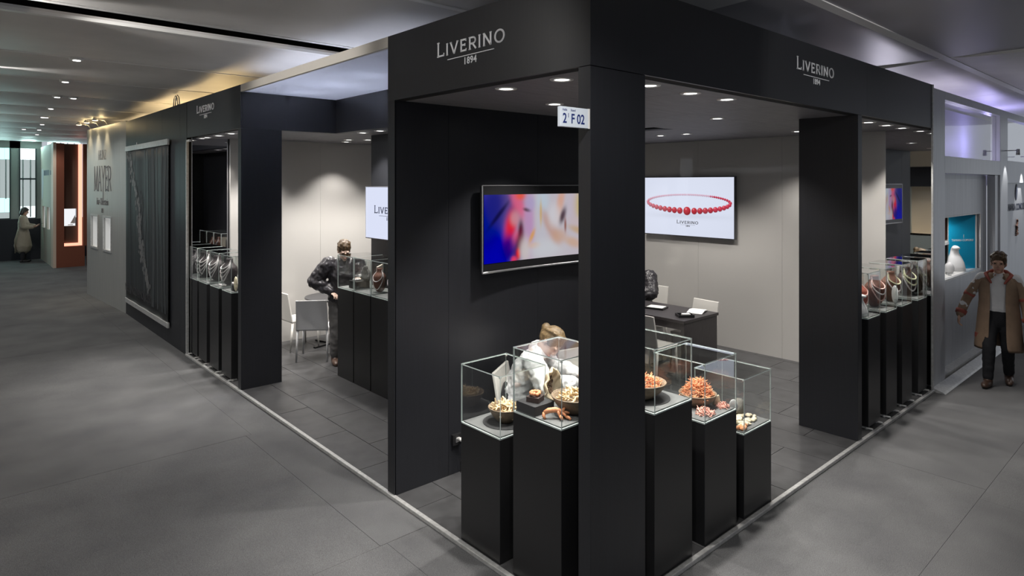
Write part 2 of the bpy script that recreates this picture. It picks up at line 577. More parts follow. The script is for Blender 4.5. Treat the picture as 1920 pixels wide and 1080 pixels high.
def word(mb, text, x, z, h, big=None, space=0.14, wscale=1.0, weight=0.13, thick=0.004):
    """stroke lettering in the local XZ plane, facing -Y; returns end x"""
    for i, ch in enumerate(text):
        hh = big if (big and i == 0) else h
        if ch == ' ':
            x += h * 0.4
            continue
        wdt, st = GLYPH[ch]
        for pl in st:
            serif = len(pl) == 2 and math.hypot(pl[0][0] - pl[1][0], pl[0][1] - pl[1][1]) < 0.24
            stroke_mesh(mb, pl, h * (weight * 0.55 if serif else weight), x, z, hh * wscale, hh, thick)
        x += hh * wscale * wdt + h * space
    return x


def font_mesh(name, text, size, thick=0.002, spacing=1.0, bold=0.0):
    c = bpy.data.curves.new(name, 'FONT')
    c.body = text
    c.size = size
    c.extrude = thick / 2
    c.offset = bold
    c.space_character = spacing
    c.align_x = 'CENTER'
    c.resolution_u = 3
    o = bpy.data.objects.new(name, c)
    COL.objects.link(o)
    dg = bpy.context.evaluated_depsgraph_get()
    me = bpy.data.meshes.new_from_object(o.evaluated_get(dg))
    bpy.data.objects.remove(o, do_unlink=True)
    me.transform(Matrix.Rotation(PI / 2, 4, 'X'))
    return me


def put_text(name, text, size, mat_, loc, rotz, parent, xscale=1.0, thick=0.002, spacing=1.0, bold=0.0):
    me = font_mesh(name, text, size, thick, spacing, bold)
    me.transform(Matrix.Diagonal((xscale, 1, 1, 1)))
    me.materials.clear()
    me.materials.append(mat_)
    o = bpy.data.objects.new(name, me)
    COL.objects.link(o)
    o.parent = parent
    o.location = loc
    o.rotation_euler = (0, 0, rotz)
    return o


def logo(parent, loc, rotz, scale=1.0, material=None):
    """LIVERINO over a thin rule over 1894: width about 0.75 m at scale 1, origin at the middle of the baseline"""
    material = material or M['lettering']
    mb = MB()
    e = word(mb, 'LIVERINO', 0, 0, 0.083, big=0.103, space=0.20, weight=0.14, thick=0.004)
    k = 0.75 / e
    mb.v = [((x - e / 2) * k * scale, y, z * k * scale if False else z * scale) for x, y, z in mb.v]
    o = mb.build('lettering', material, parent, loc, rotz)
    mb = MB()
    mb.box(-0.25 * scale, -0.004, -0.034 * scale, 0.25 * scale, 0, -0.029 * scale)
    mb.build('lettering_rule', material, parent, loc, rotz)
    put_text('lettering_year', '1894', 0.066 * scale, material, (loc[0], loc[1], loc[2] - 0.088 * scale), rotz, parent, thick=0.004, spacing=1.1, bold=0.0012 * scale)
    return o


# a pseudo-random but steady helper
def rnd(a, b):
    return random.uniform(a, b)

# ================================================================== SETTING
# ---- hall floor: carpet sheets with joints
fl = MB().box(-9, -7, -0.06, 15, 25, -0.0045).build('floor', M['joint'])
struct(fl, 'grey mottled hall carpet in wide sheets around the black stand', 'floor')
ys = [-1.02 + 2.53 * k for k in range(-2, 11)]
xs = [-9, -4.25, -0.36, 3.6, 7.6, 11.5, 15]
for i in range(len(ys) - 1):
    sh = rnd(-0.25, 0.25) if i % 2 else 0
    for j in range(len(xs) - 1):
        a, b = xs[j] + (sh if 0 < j else 0), xs[j + 1] + (sh if j + 1 < len(xs) - 1 else 0)
        MB().box(a + .001, ys[i] + .001, -0.012, b - .001, ys[i + 1] - .001, rnd(-0.0008, 0.0004)).build('carpet_sheet', M['carpet'], fl)

# ---- stand platform with long dark tiles
pf = MB().box(0.0, 0.0, -0.005, 6.05, 7.45, 0.018).build('floor_platform', M['grout'])
struct(pf, 'dark anthracite long format tiled floor of the black stand', 'floor')
k = 0
x = -0.05
while x < 6.04:
    a, b = max(x, 0.012), min(x + 0.40, 6.05)
    y = -0.02 - (0.44 if k % 2 else 0.87)
    while y < 7.4:
        c, d = max(y, 0.012), min(y + 0.87, 7.44)
        if d - c > 0.03 and b - a > 0.02:
            MB().box(a + .0025, c + .0025, 0.012, b - .0025, d - .0025, 0.025 + rnd(-.0006, .0006)).build('floor_tile', M['tile'], pf)
        y += 0.87
    x += 0.40
    k += 1

tr = MB().box(-0.022, -0.022, 0, 0.012, 5.4, 0.03).box(-0.022, 5.4, 0, 0.012, 7.56, 0.03).build('trim_left', M['alu'], bevel=0.004)
struct(tr, 'aluminium edge rail of the platform along the left aisle', 'edge rail')
tr = MB().box(0.012, -0.022, 0, 6.05, 0.012, 0.03).build('trim_right', M['alu'], bevel=0.004)
struct(tr, 'aluminium edge rail of the platform along the right aisle', 'edge rail')


def panels_y(parent, xs, y, z0, z1, m, t=0.02, g=0.0015, name='wall_panel'):
    """panels facing -Y, front at y"""
    for a, b in zip(xs[:-1], xs[1:]):
        MB().box(a + g, y, z0, b - g, y + t, z1).build(name, m, parent)


def panels_x(parent, ys_, x_, z0, z1, m, t=0.02, g=0.0015, name='wall_panel'):
    for a, b in zip(ys_[:-1], ys_[1:]):
        MB().box(x_, a + g, z0, x_ + t, b - g, z1).build(name, m, parent)


Z0, ZS, ZT = 0.025, 3.09, 3.60
# ---- pillars (0.5 x 0.1 m slabs)
p = MB().box(0.006, 0.006, Z0, 0.497, 0.094, ZS).build('pillar_corner', M['dark'], bevel=0.0015)
struct(p, 'charcoal corner pillar of the stand carrying both fascias', 'pillar')
p = MB().box(3.79, 0.006, Z0, 3.885, 0.56, ZS).build('pillar_right', M['dark'], bevel=0.0015)
struct(p, 'broad charcoal pillar beside the necklace cases on the right front', 'pillar')
p = MB().box(0.006, 5.39, Z0, 0.49, 5.49, ZS).build('pillar_left', M['dark'], bevel=0.0015)
struct(p, 'broad charcoal pillar between entrance and necklace cases on the left front', 'pillar')

# ---- fascia beams with lettering
bm_l = MB().box(0.02, 0.1, ZS + .002, 0.1, 2.1, ZT - .004).build('beam_left', M['seam'])
struct(bm_l, 'charcoal fascia over the curved television with large silver lettering', 'fascia')
panels_x(bm_l, [0.0, 2.1], 0.0, ZS + .0015, ZT, M['dark'], name='fascia_panel')
logo(bm_l, (-0.0008, 1.054, 3.335), -PI / 2)
bm_r = MB().box(0.03, 0.02, ZS + .002, 6.03, 0.1, ZT - .004).build('beam_right', M['seam'])
struct(bm_r, 'long charcoal fascia along the right front with silver lettering', 'fascia')
panels_y(bm_r, [0.0, 2.0, 4.0, 6.03], 0.0, ZS + .0015, ZT, M['dark'], g=0.0006, name='fascia_panel')
logo(bm_r, (2.862, -0.0008, 3.365), 0)
bm_f = MB().box(0.02, 5.4, ZS + .002, 0.1, 7.55, ZT - .004).build('beam_far_left', M['seam'])
struct(bm_f, 'charcoal fascia over the left necklace cases with small silver lettering', 'fascia')
panels_x(bm_f, [5.385, 7.55], 0.0, ZS + .0015, ZT, M['dark'], name='fascia_panel')
logo(bm_f, (-0.0008, 6.70, 3.395), -PI / 2)
bm = MB().box(0.021, 5.386, ZS, 1.2, 5.5, 3.52).build('beam_entrance', M['dark'])
struct(bm, 'charcoal fascia turning inward at the left end of the entrance', 'fascia')
bm = MB().box(1.2, 2.1, ZS, 1.3, 5.5, 3.52).build('beam_inner', M['dark'])
struct(bm, 'charcoal fascia set back over the entrance', 'fascia')
bm = MB().box(0.0, 2.1, 3.515, 0.03, 5.385, 3.60).build('beam_cream', M['cream'])
struct(bm, 'thin cream edge beam spanning over the open entrance', 'beam')

# ---- charcoal wall that carries the curved television
w = MB().box(0.012, 2.018, Z0, 2.6, 2.085, ZS + .3).build('wall_screen', M['seam'])
struct(w, 'charcoal panelled wall behind the curved television', 'wall')
panels_y(w, [0.004, 0.515, 1.542, 2.6], 2.0, Z0, ZS, M['dark'], t=0.019)
MB().box(0.0, 2.0, Z0, 0.012, 2.1, ZS).build('wall_panel', M['dark'], w)
w = MB().box(1.72, 2.1, Z0, 1.80, 5.40, ZS).build('wall_cabin', M['dark'])
struct(w, 'charcoal cabin wall behind the white advertising screen at the entrance', 'wall')
w = MB().box(1.80, 5.32, Z0, 2.6, 5.40, ZS).box(2.52, 2.085, Z0, 2.6, 5.32, ZS).build('wall_cabin_back', M['dark'])
struct(w, 'charcoal back walls of the store cabin', 'wall')

# ---- glossy white back walls and mirror strips
w = MB().box(0.52, 7.37, Z0, 6.1, 7.45, ZS).build('wall_back_left', M['seam'])
struct(w, 'glossy white glass wall behind the round table and white chairs', 'wall')
panels_y(w, [0.52, 1.9, 3.3, 4.7, 6.05], 7.33, Z0, ZS, M['whitewall'], t=0.035, g=0.001)
w = MB().box(6.085, 0.5, Z0, 6.15, 7.4, ZS).build('wall_back_right', M['seam'])
struct(w, 'glossy white glass wall with the bead necklace screen', 'wall')
panels_x(w, [0.5, 1.8, 3.11, 4.42, 5.73, 7.33], 6.05, Z0, ZS, M['whitewall'], t=0.033, g=0.001)
m_ = MB().box(0.03, 7.40, Z0, 0.52, 7.44, ZS).build('mirror_strip', M['mirror'])
struct(m_, 'dark mirror panel at the end of the left necklace cases', 'mirror')
m_ = MB().box(6.051, 0.008, Z0, 6.0585, 0.5, ZS).build('mirror_strip', M['mirror'])
struct(m_, 'mirror panel at the end of the right necklace cases', 'mirror')
t_ = MB().box(-0.012, 7.535, 0.03, 0.02, 7.565, 3.06).box(-0.012, 7.4, 3.03, 0.02, 7.565, 3.06).build('trim_window_left', M['alu'])
struct(t_, 'pale metal frame edging the left necklace window', 'trim')
t_ = MB().box(6.015, -0.012, 0.03, 6.05, 0.006, 3.60).build('trim_window_right', M['alu'])
struct(t_, 'aluminium post closing the right end of the black stand', 'trim')

# ---- stand soffit in panels
so = MB().box(0.1, 0.1, ZS + .02, 6.1, 2.0, ZS + .05).box(2.6, 2.0, ZS + .02, 3.5, 7.4, ZS + .05).box(3.9, 2.0, ZS + .02, 6.1, 7.4, ZS + .05)
so.box(1.3, 5.4, ZS + .02, 2.6, 7.4, ZS + .05).box(0.1, 5.5, ZS + .02, 1.3, 7.4, ZS + .05).box(1.3, 2.1, ZS + .02, 1.72, 5.4, ZS + .05).box(3.5, 3.2, ZS + .02, 3.9, 7.4, ZS + .05).box(3.5, 2.0, ZS + .02, 3.9, 2.1, ZS + .05)
so = so.build('ceiling_stand', M['seam'])
struct(so, 'charcoal soffit of the black stand with recessed downlights', 'ceiling')


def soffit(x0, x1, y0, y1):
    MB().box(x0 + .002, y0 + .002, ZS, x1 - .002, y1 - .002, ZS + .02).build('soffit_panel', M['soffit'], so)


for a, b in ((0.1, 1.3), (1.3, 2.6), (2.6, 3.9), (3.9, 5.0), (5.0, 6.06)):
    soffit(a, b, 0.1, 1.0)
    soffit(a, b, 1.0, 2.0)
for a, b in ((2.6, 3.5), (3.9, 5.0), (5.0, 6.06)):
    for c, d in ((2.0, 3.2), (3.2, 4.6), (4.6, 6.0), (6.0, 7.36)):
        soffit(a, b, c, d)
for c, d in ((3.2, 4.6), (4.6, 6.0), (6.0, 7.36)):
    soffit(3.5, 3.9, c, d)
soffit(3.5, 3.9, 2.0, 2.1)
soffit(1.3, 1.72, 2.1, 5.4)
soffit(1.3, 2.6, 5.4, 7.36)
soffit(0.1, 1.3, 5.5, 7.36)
tp = MB().box(3.45, 2.05, ZS + .35, 3.95, 3.25, ZS + .37).build('ceiling_hatch', M['plenum'])
struct(tp, 'dark opening in the stand soffit behind the corner pillar', 'ceiling')
cf = MB().box(0.03, 2.1, 3.522, 1.3, 5.45, 3.534).build('ceiling_entrance', M['fabric_white'])
for y in (2.6, 3.4, 4.2, 5.0):
    lamp('canopy_fill', (0.6, y, 3.74), 150, (0.88, 0.92, 1.0), 165, 0.3, 0.06, (0.6, y, 0))  # unseen lamps added above the fabric to make the canopy brighter
struct(cf, 'white stretched fabric canopy above the entrance', 'ceiling')

# ---- charcoal banner wall, left of the necklace cases
w = MB().box(0.018, 7.57, 0.0, 0.12, 11.5, ZT - .002).build('wall_banner', M['seam'])
struct(w, 'charcoal panelled wall carrying the hanging necklace banner', 'wall')
panels_x(w, [7.565, 7.9, 8.9, 9.9, 10.7, 11.5], 0.0, 0.0, ZT, M['dark'], t=0.017)

# ---- grey showcase wall beyond it, at a slight angle
A = Vector((0.0, 11.5, 0))
B = Vector((-0.17, 14.55, 0))
dirAB = (B - A).normalized()
nrmAB = Vector((dirAB.y * -1, dirAB.x, 0))       # faces -X
if nrmAB.x > 0:
    nrmAB = -nrmAB
LEN = (B - A).length
ang = math.atan2(dirAB.y, dirAB.x)


def gw(s, z, off=0.0):
    q = A + dirAB * s + nrmAB * off
    return (q.x, q.y, z)


def gbox(mb, s0, s1, z0, z1, o0, o1, mi=0):
    c = [gw(s0, z0, o0), gw(s1, z0, o0), gw(s1, z0, o1), gw(s0, z0, o1), gw(s0, z1, o0), gw(s1, z1, o0), gw(s1, z1, o1), gw(s0, z1, o1)]
    mb.add(c, [(0, 3, 2, 1), (4, 5, 6, 7), (0, 1, 5, 4), (1, 2, 6, 5), (2, 3, 7, 6), (3, 0, 4, 7)], mi)


NI = [(1.05, 1.62, 1.09, 1.74), (2.10, 2.66, 1.09, 1.74)]      # lit niches: s0, s1, z0, z1
mb = MB()
cuts = [0, 1.05, 1.62, 2.10, 2.66, LEN]
for a, b in zip(cuts[:-1], cuts[1:]):
    if (a, b) in [(n[0], n[1]) for n in NI]:
        gbox(mb, a, b, 0.0, 1.09, -0.03, 0.0)
        gbox(mb, a, b, 1.74, 3.62, -0.03, 0.0)
    else:
        gbox(mb, a, b, 0.0, 3.62, -0.03, 0.0)
gbox(mb, 0, LEN, 0.0, 3.62, -0.42, -0.40)
gbox(mb, LEN - .02, LEN, 0.0, 3.62, -2.0, -0.03)
w = mb.build('wall_grey', M['greywall'])
struct(w, 'grey satin showcase wall with dark lettering and two lit windows', 'wall')
for n in NI:
    mb = MB()
    gbox(mb, n[0], n[1], n[2], n[3], -0.31, -0.30, 1)
    gbox(mb, n[0] - .01, n[0], n[2], n[3], -0.30, -0.03)
    gbox(mb, n[1], n[1] + .01, n[2], n[3], -0.30, -0.03)
    gbox(mb, n[0], n[1], n[2] - .01, n[2], -0.30, -0.03)
    gbox(mb, n[0], n[1], n[3], n[3] + .01, -0.30, -0.03)
    mb.build('showcase_niche', [M['niche_white'], M['niche_glow']], w)
    mb = MB()
    for (s0, s1, z0, z1) in ((n[0] - .04, n[0], n[2] - .04, n[3] + .04), (n[1], n[1] + .04, n[2] - .04, n[3] + .04), (n[0], n[1], n[2] - .04, n[2]), (n[0], n[1], n[3], n[3] + .04)):
        gbox(mb, s0, s1, z0, z1, 0.0, 0.012)
    mb.build('niche_frame', M['alu'], w)
rz = math.atan2(-dirAB.y, -dirAB.x)
mb = MB()
e = word(mb, 'HEINZ', 0, 0, 0.20, space=0.15, weight=0.05, wscale=0.75, thick=0.003)
mb.v = [(x - e / 2, y, z) for x, y, z in mb.v]
mb.build('lettering', M['inkg'], w, gw(1.72, 2.93, 0.002), rz)
mb = MB()
e = word(mb, 'MAYER', 0, 0, 0.52, space=0.03, weight=0.055, wscale=0.62, thick=0.003)
mb.v = [(x - e / 2, y, z) for x, y, z in mb.v]
mb.build('lettering', M['inkg'], w, gw(1.72, 2.28, 0.002), rz)
put_text('lettering', 'Idar-Oberstein', 0.21, M['inkg'], gw(1.72, 1.995, 0.002), rz, w, xscale=0.75)
put_text('lettering', '1891', 0.14, M['inkg'], gw(1.72, 1.83, 0.002), rz, w, xscale=0.75)

# ---- taupe and rust stand at the far end of the left aisle
TX = -0.15
mb = MB()
mb.box(TX, 20.62, 0, TX + .05, 21.05, 3.6).box(TX, 21.05, 0, TX + .05, 23.3, 1.05).box(TX, 21.05, 1.72, TX + .05, 23.3, 3.6).box(TX, 21.75, 1.05, TX + .05, 22.15, 1.72).box(TX, 22.9, 1.05, TX + .05, 23.3, 1.72)
mb.box(TX, 20.2, 0, TX + .06, 20.62, 3.62, 1).box(TX - .012, 20.2, 0, TX, 20.62, 3.62, 1)
w = mb.build('wall_taupe', [M['taupe'], M['taupe_edge']])
struct(w, 'taupe showcase wall of the distant stand with lit windows', 'wall')
for a, b in ((21.05, 21.75), (22.15, 22.9)):
    MB().box(TX + .25, a, 1.05, TX + .26, b, 1.72, 1).box(TX + .05, a - .01, 1.05, TX + .25, a, 1.72).box(TX + .05, b, 1.05, TX + .25, b + .01, 1.72).box(TX + .05, a, 1.04, TX + .25, b, 1.05).build('showcase_niche', [M['niche_white'], M['niche_glow']], w)
# pale silhouette print and dark lettering marks on the taupe wall
out = [(0.9, 2.86), (0.55, 2.9), (0.1, 2.9), (-0.35, 2.86), (-0.5, 2.72), (-0.35, 2.62), (-0.45, 2.45), (-0.3, 2.3), (-0.1, 2.1), (0.05, 1.95), (0.5, 1.9), (0.8, 1.98), (0.98, 2.3), (1.05, 2.6)]
mb = MB()
n_ = len(out)
mb.add([(TX - .003, 22.9 - y_ * -0.36 - .2, z_) for y_, z_ in out] + [(TX - .001, 22.9 - y_ * -0.36 - .2, z_) for y_, z_ in out], [tuple(range(n_)), tuple(reversed(range(n_, 2 * n_)))])
mb.build('wall_print', mat('print_pale', (0.46, 0.47, 0.50), 0.7), w)
mb = MB()
for i in range(5):
    mb.box(TX - .004, 22.25 - i * .26, 2.68, TX - .001, 22.46 - i * .26, 2.84)
for i in range(3):
    mb.box(TX - .004, 20.86 - i * .2, 2.69, TX - .001, 21.0 - i * .2, 2.82)
mb.build('lettering', M['ink'], w)
mb = MB()
mb.box(-0.09, 20.2, 0, 0.10, 20.3, 3.6).box(0.10, 20.2, 0, 0.60, 20.3, 0.6).box(0.565, 20.2, 0.6, 0.66, 20.3, 3.6)
mb.box(0.10, 20.46, 0.6, 0.565, 20.5, 1.18, 1).box(0.10, 20.46, 1.69, 0.565, 20.5, 3.6, 1).box(0.43, 20.46, 1.18, 0.565, 20.5, 1.69, 1)
mb.box(0.10, 20.3, 0.55, 0.47, 20.46, 0.6, 0).box(0.66, 20.2, 0, 1.6, 20.3, 3.55, 0)
w = mb.build('wall_rust', [M['rust'], M['rust_in']])
struct(w, 'rust red wall with recessed panel on the distant stand', 'wall')
MB().box(0.12, 20.66, 1.18, 0.43, 20.67, 1.69, 1).box(0.11, 20.5, 1.17, 0.43, 20.66, 1.18).box(0.11, 20.5, 1.69, 0.43, 20.66, 1.70).build('showcase_niche', [M['niche_white'], M['niche_glow']], w)
MB().box(0.24, 20.56, 1.2, 0.36, 20.62, 1.22).add([(0.3, 20.6, 1.25), (0.42, 20.6, 1.25), (0.42, 20.6, 1.5), (0.3, 20.62, 1.25), (0.42, 20.62, 1.25), (0.42, 20.62, 1.5)], [(0, 1, 2), (5, 4, 3), (0, 3, 4, 1), (1, 4, 5, 2), (2, 5, 3, 0)]).build('display_riser', M['niche_white'], w)
MB().box(0.475, 20.40, 0.6, 0.565, 20.455, 3.6).box(0.10, 20.40, 0.6, 0.475, 20.455, 0.68).build('light_strip', M['salmon_glow'], w)

# ---- far hall wall with windows
w = MB().box(-9, 23.3, 0, 4, 23.5, 1.30).build('wall_parapet', M['hall_dark'])
struct(w, 'low dark parapet wall under the far hall windows', 'wall')
w = MB().box(-9, 23.5, 1.3, -1.9, 23.7, 4.4).box(-0.93, 23.5, 1.3, -0.66, 23.7, 4.4).box(-0.27, 23.5, 1.3, 0.05, 23.7, 3.55).box(-9, 23.5, 3.56, -0.1, 23.7, 4.4).box(-0.1, 23.5, 3.9, 3, 23.7, 4.4).build('wall_far', M['hallwall'])
struct(w, 'greenish grey far hall wall between the tall windows', 'wall')


def window(name, label, x0, x1, bands, bar=None):
    o = MB().box(x0 - .03, 23.46, 1.30, x0, 23.52, 3.56).box(x1, 23.46, 1.30, x1 + .03, 23.52, 3.56).box(x0, 23.46, 1.30, x1, 23.52, 1.33).build(name, M['winframe'])
    struct(o, label, 'window')
    for z0, z1, mk in bands:
        n = max(2, int((x1 - x0) / 0.11))
        for i in range(n):
            a = x0 + (x1 - x0) * i / n
            b = x0 + (x1 - x0) * (i + 1) / n
            MB().box(a + .004, 23.54, z0, b - .004, 23.55, z1).build('window_pane', M[mk], o)
    if bar:
        MB().box(x0, 23.46, bar - .025, x1, 23.52, bar + .025).build('window_bar', M['winframe'], o)
    n = int((x1 - x0) / 0.16)
    for i in range(n):
        a = x0 + 0.05 + (x1 - x0) * i / n
        MB().box(a, 23.49, 1.95 if not bar else 1.35, a + .035, 23.505, 3.2).build('curtain_strip', M['sheer'], o)
    return o


window('window_1', 'wide hall window with teal panes and sheer curtains', -1.9, -0.93, [(1.33, 1.52, 'win_grey'), (1.52, 1.62, 'win_teal'), (1.62, 1.97, 'win_teal'), (1.97, 3.2, 'win_grey'), (3.2, 3.56, 'win_teal')])
window('window_2', 'narrow hall window with a dark cross bar beside the taupe wall', -0.66, -0.27, [(1.33, 1.7, 'win_white'), (1.7, 2.57, 'win_grey'), (2.57, 3.2, 'win_grey'), (3.2, 3.56, 'win_white')], bar=2.58)
o = MB().box(0.05, 23.46, 3.56, 1.0, 23.52, 3.6).build('window_3', M['winframe'])
struct(o, 'high strip window glimpsed above the rust red wall', 'window')
for i in range(5):
    MB().box(0.05 + i * .19, 23.54, 3.60, 0.2 + i * .19, 23.55, 3.86).build('window_pane', M['win_white'], o)

for (x, wd, pw) in ((-1.4, 0.9, 24), (-0.46, 0.35, 14), (0.5, 0.8, 7)):
    d_ = bpy.data.lights.new('window_daylight', 'AREA')
    d_.shape = 'RECTANGLE'
    d_.size, d_.size_y, d_.energy, d_.color = wd, (2.0 if pw > 20 else .25), pw, (0.62, 1.0, 0.97)
    o = bpy.data.objects.new('window_daylight', d_)
    COL.objects.link(o)
    o.location = (x, 23.28, 2.45 if pw > 20 else 3.72)
    o.rotation_euler = (-PI / 2, 0, 0)
# ---- hall ceiling: fabric panels with bright joints, an open slot, see-through mesh bays
mesh_m = glass_mat('ceiling_mesh', (0.85, 0.85, 0.9), 0.4, 0.60)
mesh_m.node_tree.nodes['Diffuse BSDF'].inputs['Color'].default_value = (0.40, 0.385, 0.42, 1)
ZC = 3.8
ce = MB().box(-9, -7, 4.75, 15, 25, 4.8).build('ceiling', M['plenum'])
struct(ce, 'hall ceiling of stretched grey panels above the stands', 'ceiling')
ysc = [-6.1, -4.15, -2.2, -0.27, 1.68, 3.53, 4.03, 5.97, 7.85, 9.75, 11.7, 13.65, 15.6, 17.5, 19.4, 21.3, 23.5]
for i in range(len(ysc) - 1):
    y0, y1 = ysc[i], ysc[i + 1]
    if y0 == 3.53:
        continue
    meshy = y1 <= 1.7
    xcuts = [-9, -5.6, 1.77, 5.5, 9.2, 15]
    for a, b in zip(xcuts[:-1], xcuts[1:]):
        mm = mesh_m if (meshy and a > 1) else M['ceilA']
        if a > 5 and y0 > -2.3:
            mm = M['ceilA']
        if mm is mesh_m:
            MB().box(a + .006, y0 + .012, ZC, b - .006, y1 - .012, ZC + 0.012).build('ceiling_panel', mm, ce)
        else:          # stretched fabric: sags a little between its rails
            nq = 10
            MB().rings([[(a + .006, yy, ZC - sg), (b - .006, yy, ZC - sg), (b - .006, yy, ZC + .05), (a + .006, yy, ZC + .05)] for yy, sg in
                        [(y0 + .012 + (y1 - y0 - .024) * q / nq, 0.035 * math.sin(PI * q / nq) ** .8) for q in range(nq + 1)]]).build('ceiling_panel', mm, ce, smooth=True).modifiers.new('split', 'EDGE_SPLIT')
mb = MB()
for y in ysc:
    wdt = 0.045 if abs(y + .27) < .01 else (0.03 if y < 5 else 0.012)
    mb.box(-9, y - wdt, ZC - 0.008, 15, y + wdt, ZC + 0.02)
mb.build('ceiling_rail', M['rail'], ce)
mb = MB()
for x in (1.77, 5.5, 9.2):
    mb.box(x - .018, -6, ZC - 0.004, x + .018, 3.5, ZC + 0.02)
mb.build('ceiling_rail', M['rail'], ce)
for x in (1.9, 3.9, 7.6):
    MB().tube([(x + .5, -5, 4.22), (x + .5, 3.4, 4.22)], 0.055, 10).build('ceiling_pipe', M['pipe'], ce, smooth=True)
for y in (-1.2, 0.6):
    MB().tube([(1.8, y, 4.3), (9.0, y, 4.3)], 0.03, 8).build('ceiling_pipe', M['pipe'], ce, smooth=True)
# things seen in the open slot
for x, wd in ((-0.95, .22), (-0.42, .30), (0.05, .25)):
    MB().box(x, 3.62, 3.97, x + wd, 3.95, 3.985).build('slot_plate', M['pipe'], ce)
MB().tube([(-2.6, 3.8, 4.05), (-2.0, 3.8, 4.05)], [0.13, 0.13], 14).build('slot_duct', M['alu'], ce, smooth=True)
for a, b in (((-1.9, 3.6, 4.05), (-1.1, 3.95, 4.02)), ((-1.35, 3.6, 3.95), (-1.15, 3.98, 4.2)), ((0.2, 3.6, 3.95), (0.5, 3.98, 4.1)), ((-0.3, 3.6, 4.0), (0.4, 3.9, 4.05))):
    MB().tube([a, b], 0.012, 6).build('slot_rod', M['pipe'], ce)
# pendant hall lamp above the mesh
mb = MB().lathe([(0.01, 0.36), (0.04, 0.30), (0.05, 0.2), (0.17, 0.06), (0.2, 0.0), (0.19, 0.0)], (4.2, 0.9, 3.92), 20)
mb.build('plenum_lamp_shade', M['pipe'], ce, smooth=True)


def hall_lamp(x, y, power, color=(1, .97, .93), size=150, label='small round hall spotlight in a ceiling joint above the left aisle', aim=None):
    r = empty('ceiling_spotlight', (x, y, ZC))
    tag(r, label, 'ceiling light', 'hall ceiling spotlights')
    MB().lathe([(0.062, -0.03), (0.066, -0.012), (0.066, 0.004), (0.0, 0.004)][::-1]).build('housing', M['white'], r, smooth=True)
    MB().lathe([(0.0, -0.034), (0.036, -0.034), (0.036, -0.028), (0.0, -0.028)]).build('lens', M['hall_lamp'], r)
    lamp('hall_light', (x, y, ZC - 0.06), power, color, size, 0.5, 0.06, aim or (x, y, 0))


for i, y in enumerate((5.97, 7.85, 9.75, 11.7, 13.65, 15.6, 17.5, 19.4)):
    hall_lamp(-1.52 + 0.13 * i, y, HALL_W * (0.38 if i > 1 else 0.46), label='small round hall spotlight in a ceiling joint above the left aisle')
for i, y in enumerate((9.75, 13.65, 17.5)):
    hall_lamp(-1.05, y - .0, 8, label='small round hall spotlight in a ceiling joint above the left aisle')

# ================================================================== NEIGHBOURING GREY STAND (right)
mb = MB()
mb.box(6.06, 0.0, 0.0, 6.54, 0.12, 3.57)
mb.box(6.54, 0.0, 3.47, 9.40, 0.12, 3.57)
mb.box(6.54, 0.0, 2.57, 9.40, 0.12, 2.78)
mb.box(9.40, 0.0, 0.0, 9.90, 0.12, 3.57)
mb.box(9.18, 0.02, 0.0, 9.40, 0.12, 2.57)
mb.box(9.90, 0.0, 3.47, 13.5, 0.12, 3.57)
mb.box(9.90, 0.0, 2.45, 13.5, 0.12, 2.80)
w = mb.build('wall_neighbour', M['alu_panel'], bevel=0.003)
struct(w, 'grey satin frame wall of the neighbouring stand with high window', 'wall')
NX0, NX1, NZ0, NZ1, NY = 6.89, 8.79, 1.20, 2.0, 0.13
mb = MB()
mb.box(6.54, NY, 0.08, 6.70, NY + .03, 2.57).box(6.703, NY, 0.08, NX0, NY + .03, 2.57)
mb.box(NX0, NY, 0.08, NX1, NY + .03, NZ0).box(NX0, NY, NZ1, NX1, NY + .03, 2.57).box(NX1, NY, 0.08, 9.2, NY + .03, 2.57)
mb.build('striped_panel', M['alu_panel2'], w)
MB().box(6.54, 0.02, 0.0, 9.4, NY + .02, 0.08).build('kick_plate', M['alu'], w)
# lit window niche
NB = NY + 0.36
mb = MB()
mb.box(NX0, NY + .03, NZ0 - .02, NX1, NB, NZ0).box(NX0, NY + .03, NZ1, NX1, NB, NZ1 + .02)
mb.box(NX0 - .02, NY + .03, NZ0, NX0, NB, NZ1).box(NX1, NY + .03, NZ0, NX1 + .02, NB, NZ1)
mb.box(NX0, NB, NZ0, NX1, NB + .02, 1.58, 2).box(NX0, NB, 1.58, NX1, NB + .02, NZ1, 1)
mb.build('showcase_niche', [M['niche_white'], M['brownwall'], M['greywall']], w)
mb = MB()
mb.box(NX0 - .012, NY - .012, NZ0 - .03, NX1 + .012, NY, NZ0).box(NX0 - .012, NY - .012, NZ1, NX1 + .012, NY, NZ1 + .012).box(NX1, NY - .012, NZ0, NX1 + .02, NY, NZ1)
mb.build('niche_frame', M['alu'], w)
MB().box(NX0, NB - .10, 1.56, NX1 - .2, NB, 1.60).box(8.42, NB - .12, NZ0, 8.46, NB - .05, NZ1).box(8.50, NB - .14, NZ0, 8.52, NB - .09, NZ1).build('niche_shelf', M['niche_white'], w)
g = MB().box(6.54, 0.05, 2.78, 9.40, 0.06, 3.47).build('window_4', M['frost'])
struct(g, 'high glass window in the grey neighbouring stand', 'window')
g = MB().box(9.90, 0.05, 2.80, 13.5, 0.06, 3.47).build('window_5', M['frost'])
struct(g, 'high glass window with violet light over the white name panel', 'window')
w2 = MB().box(6.5, 1.6, 2.4, 9.4, 1.65, 3.7).box(8.3, 0.80, 2.4, 9.5, 0.83, 3.7, 1).box(9.9, 0.9, 2.4, 13.5, 0.95, 3.7, 1).build('wall_neighbour_inside', [M['cream'], M['violet_wall']])
struct(w2, 'pale inner walls seen through the high windows of the grey stand', 'wall')
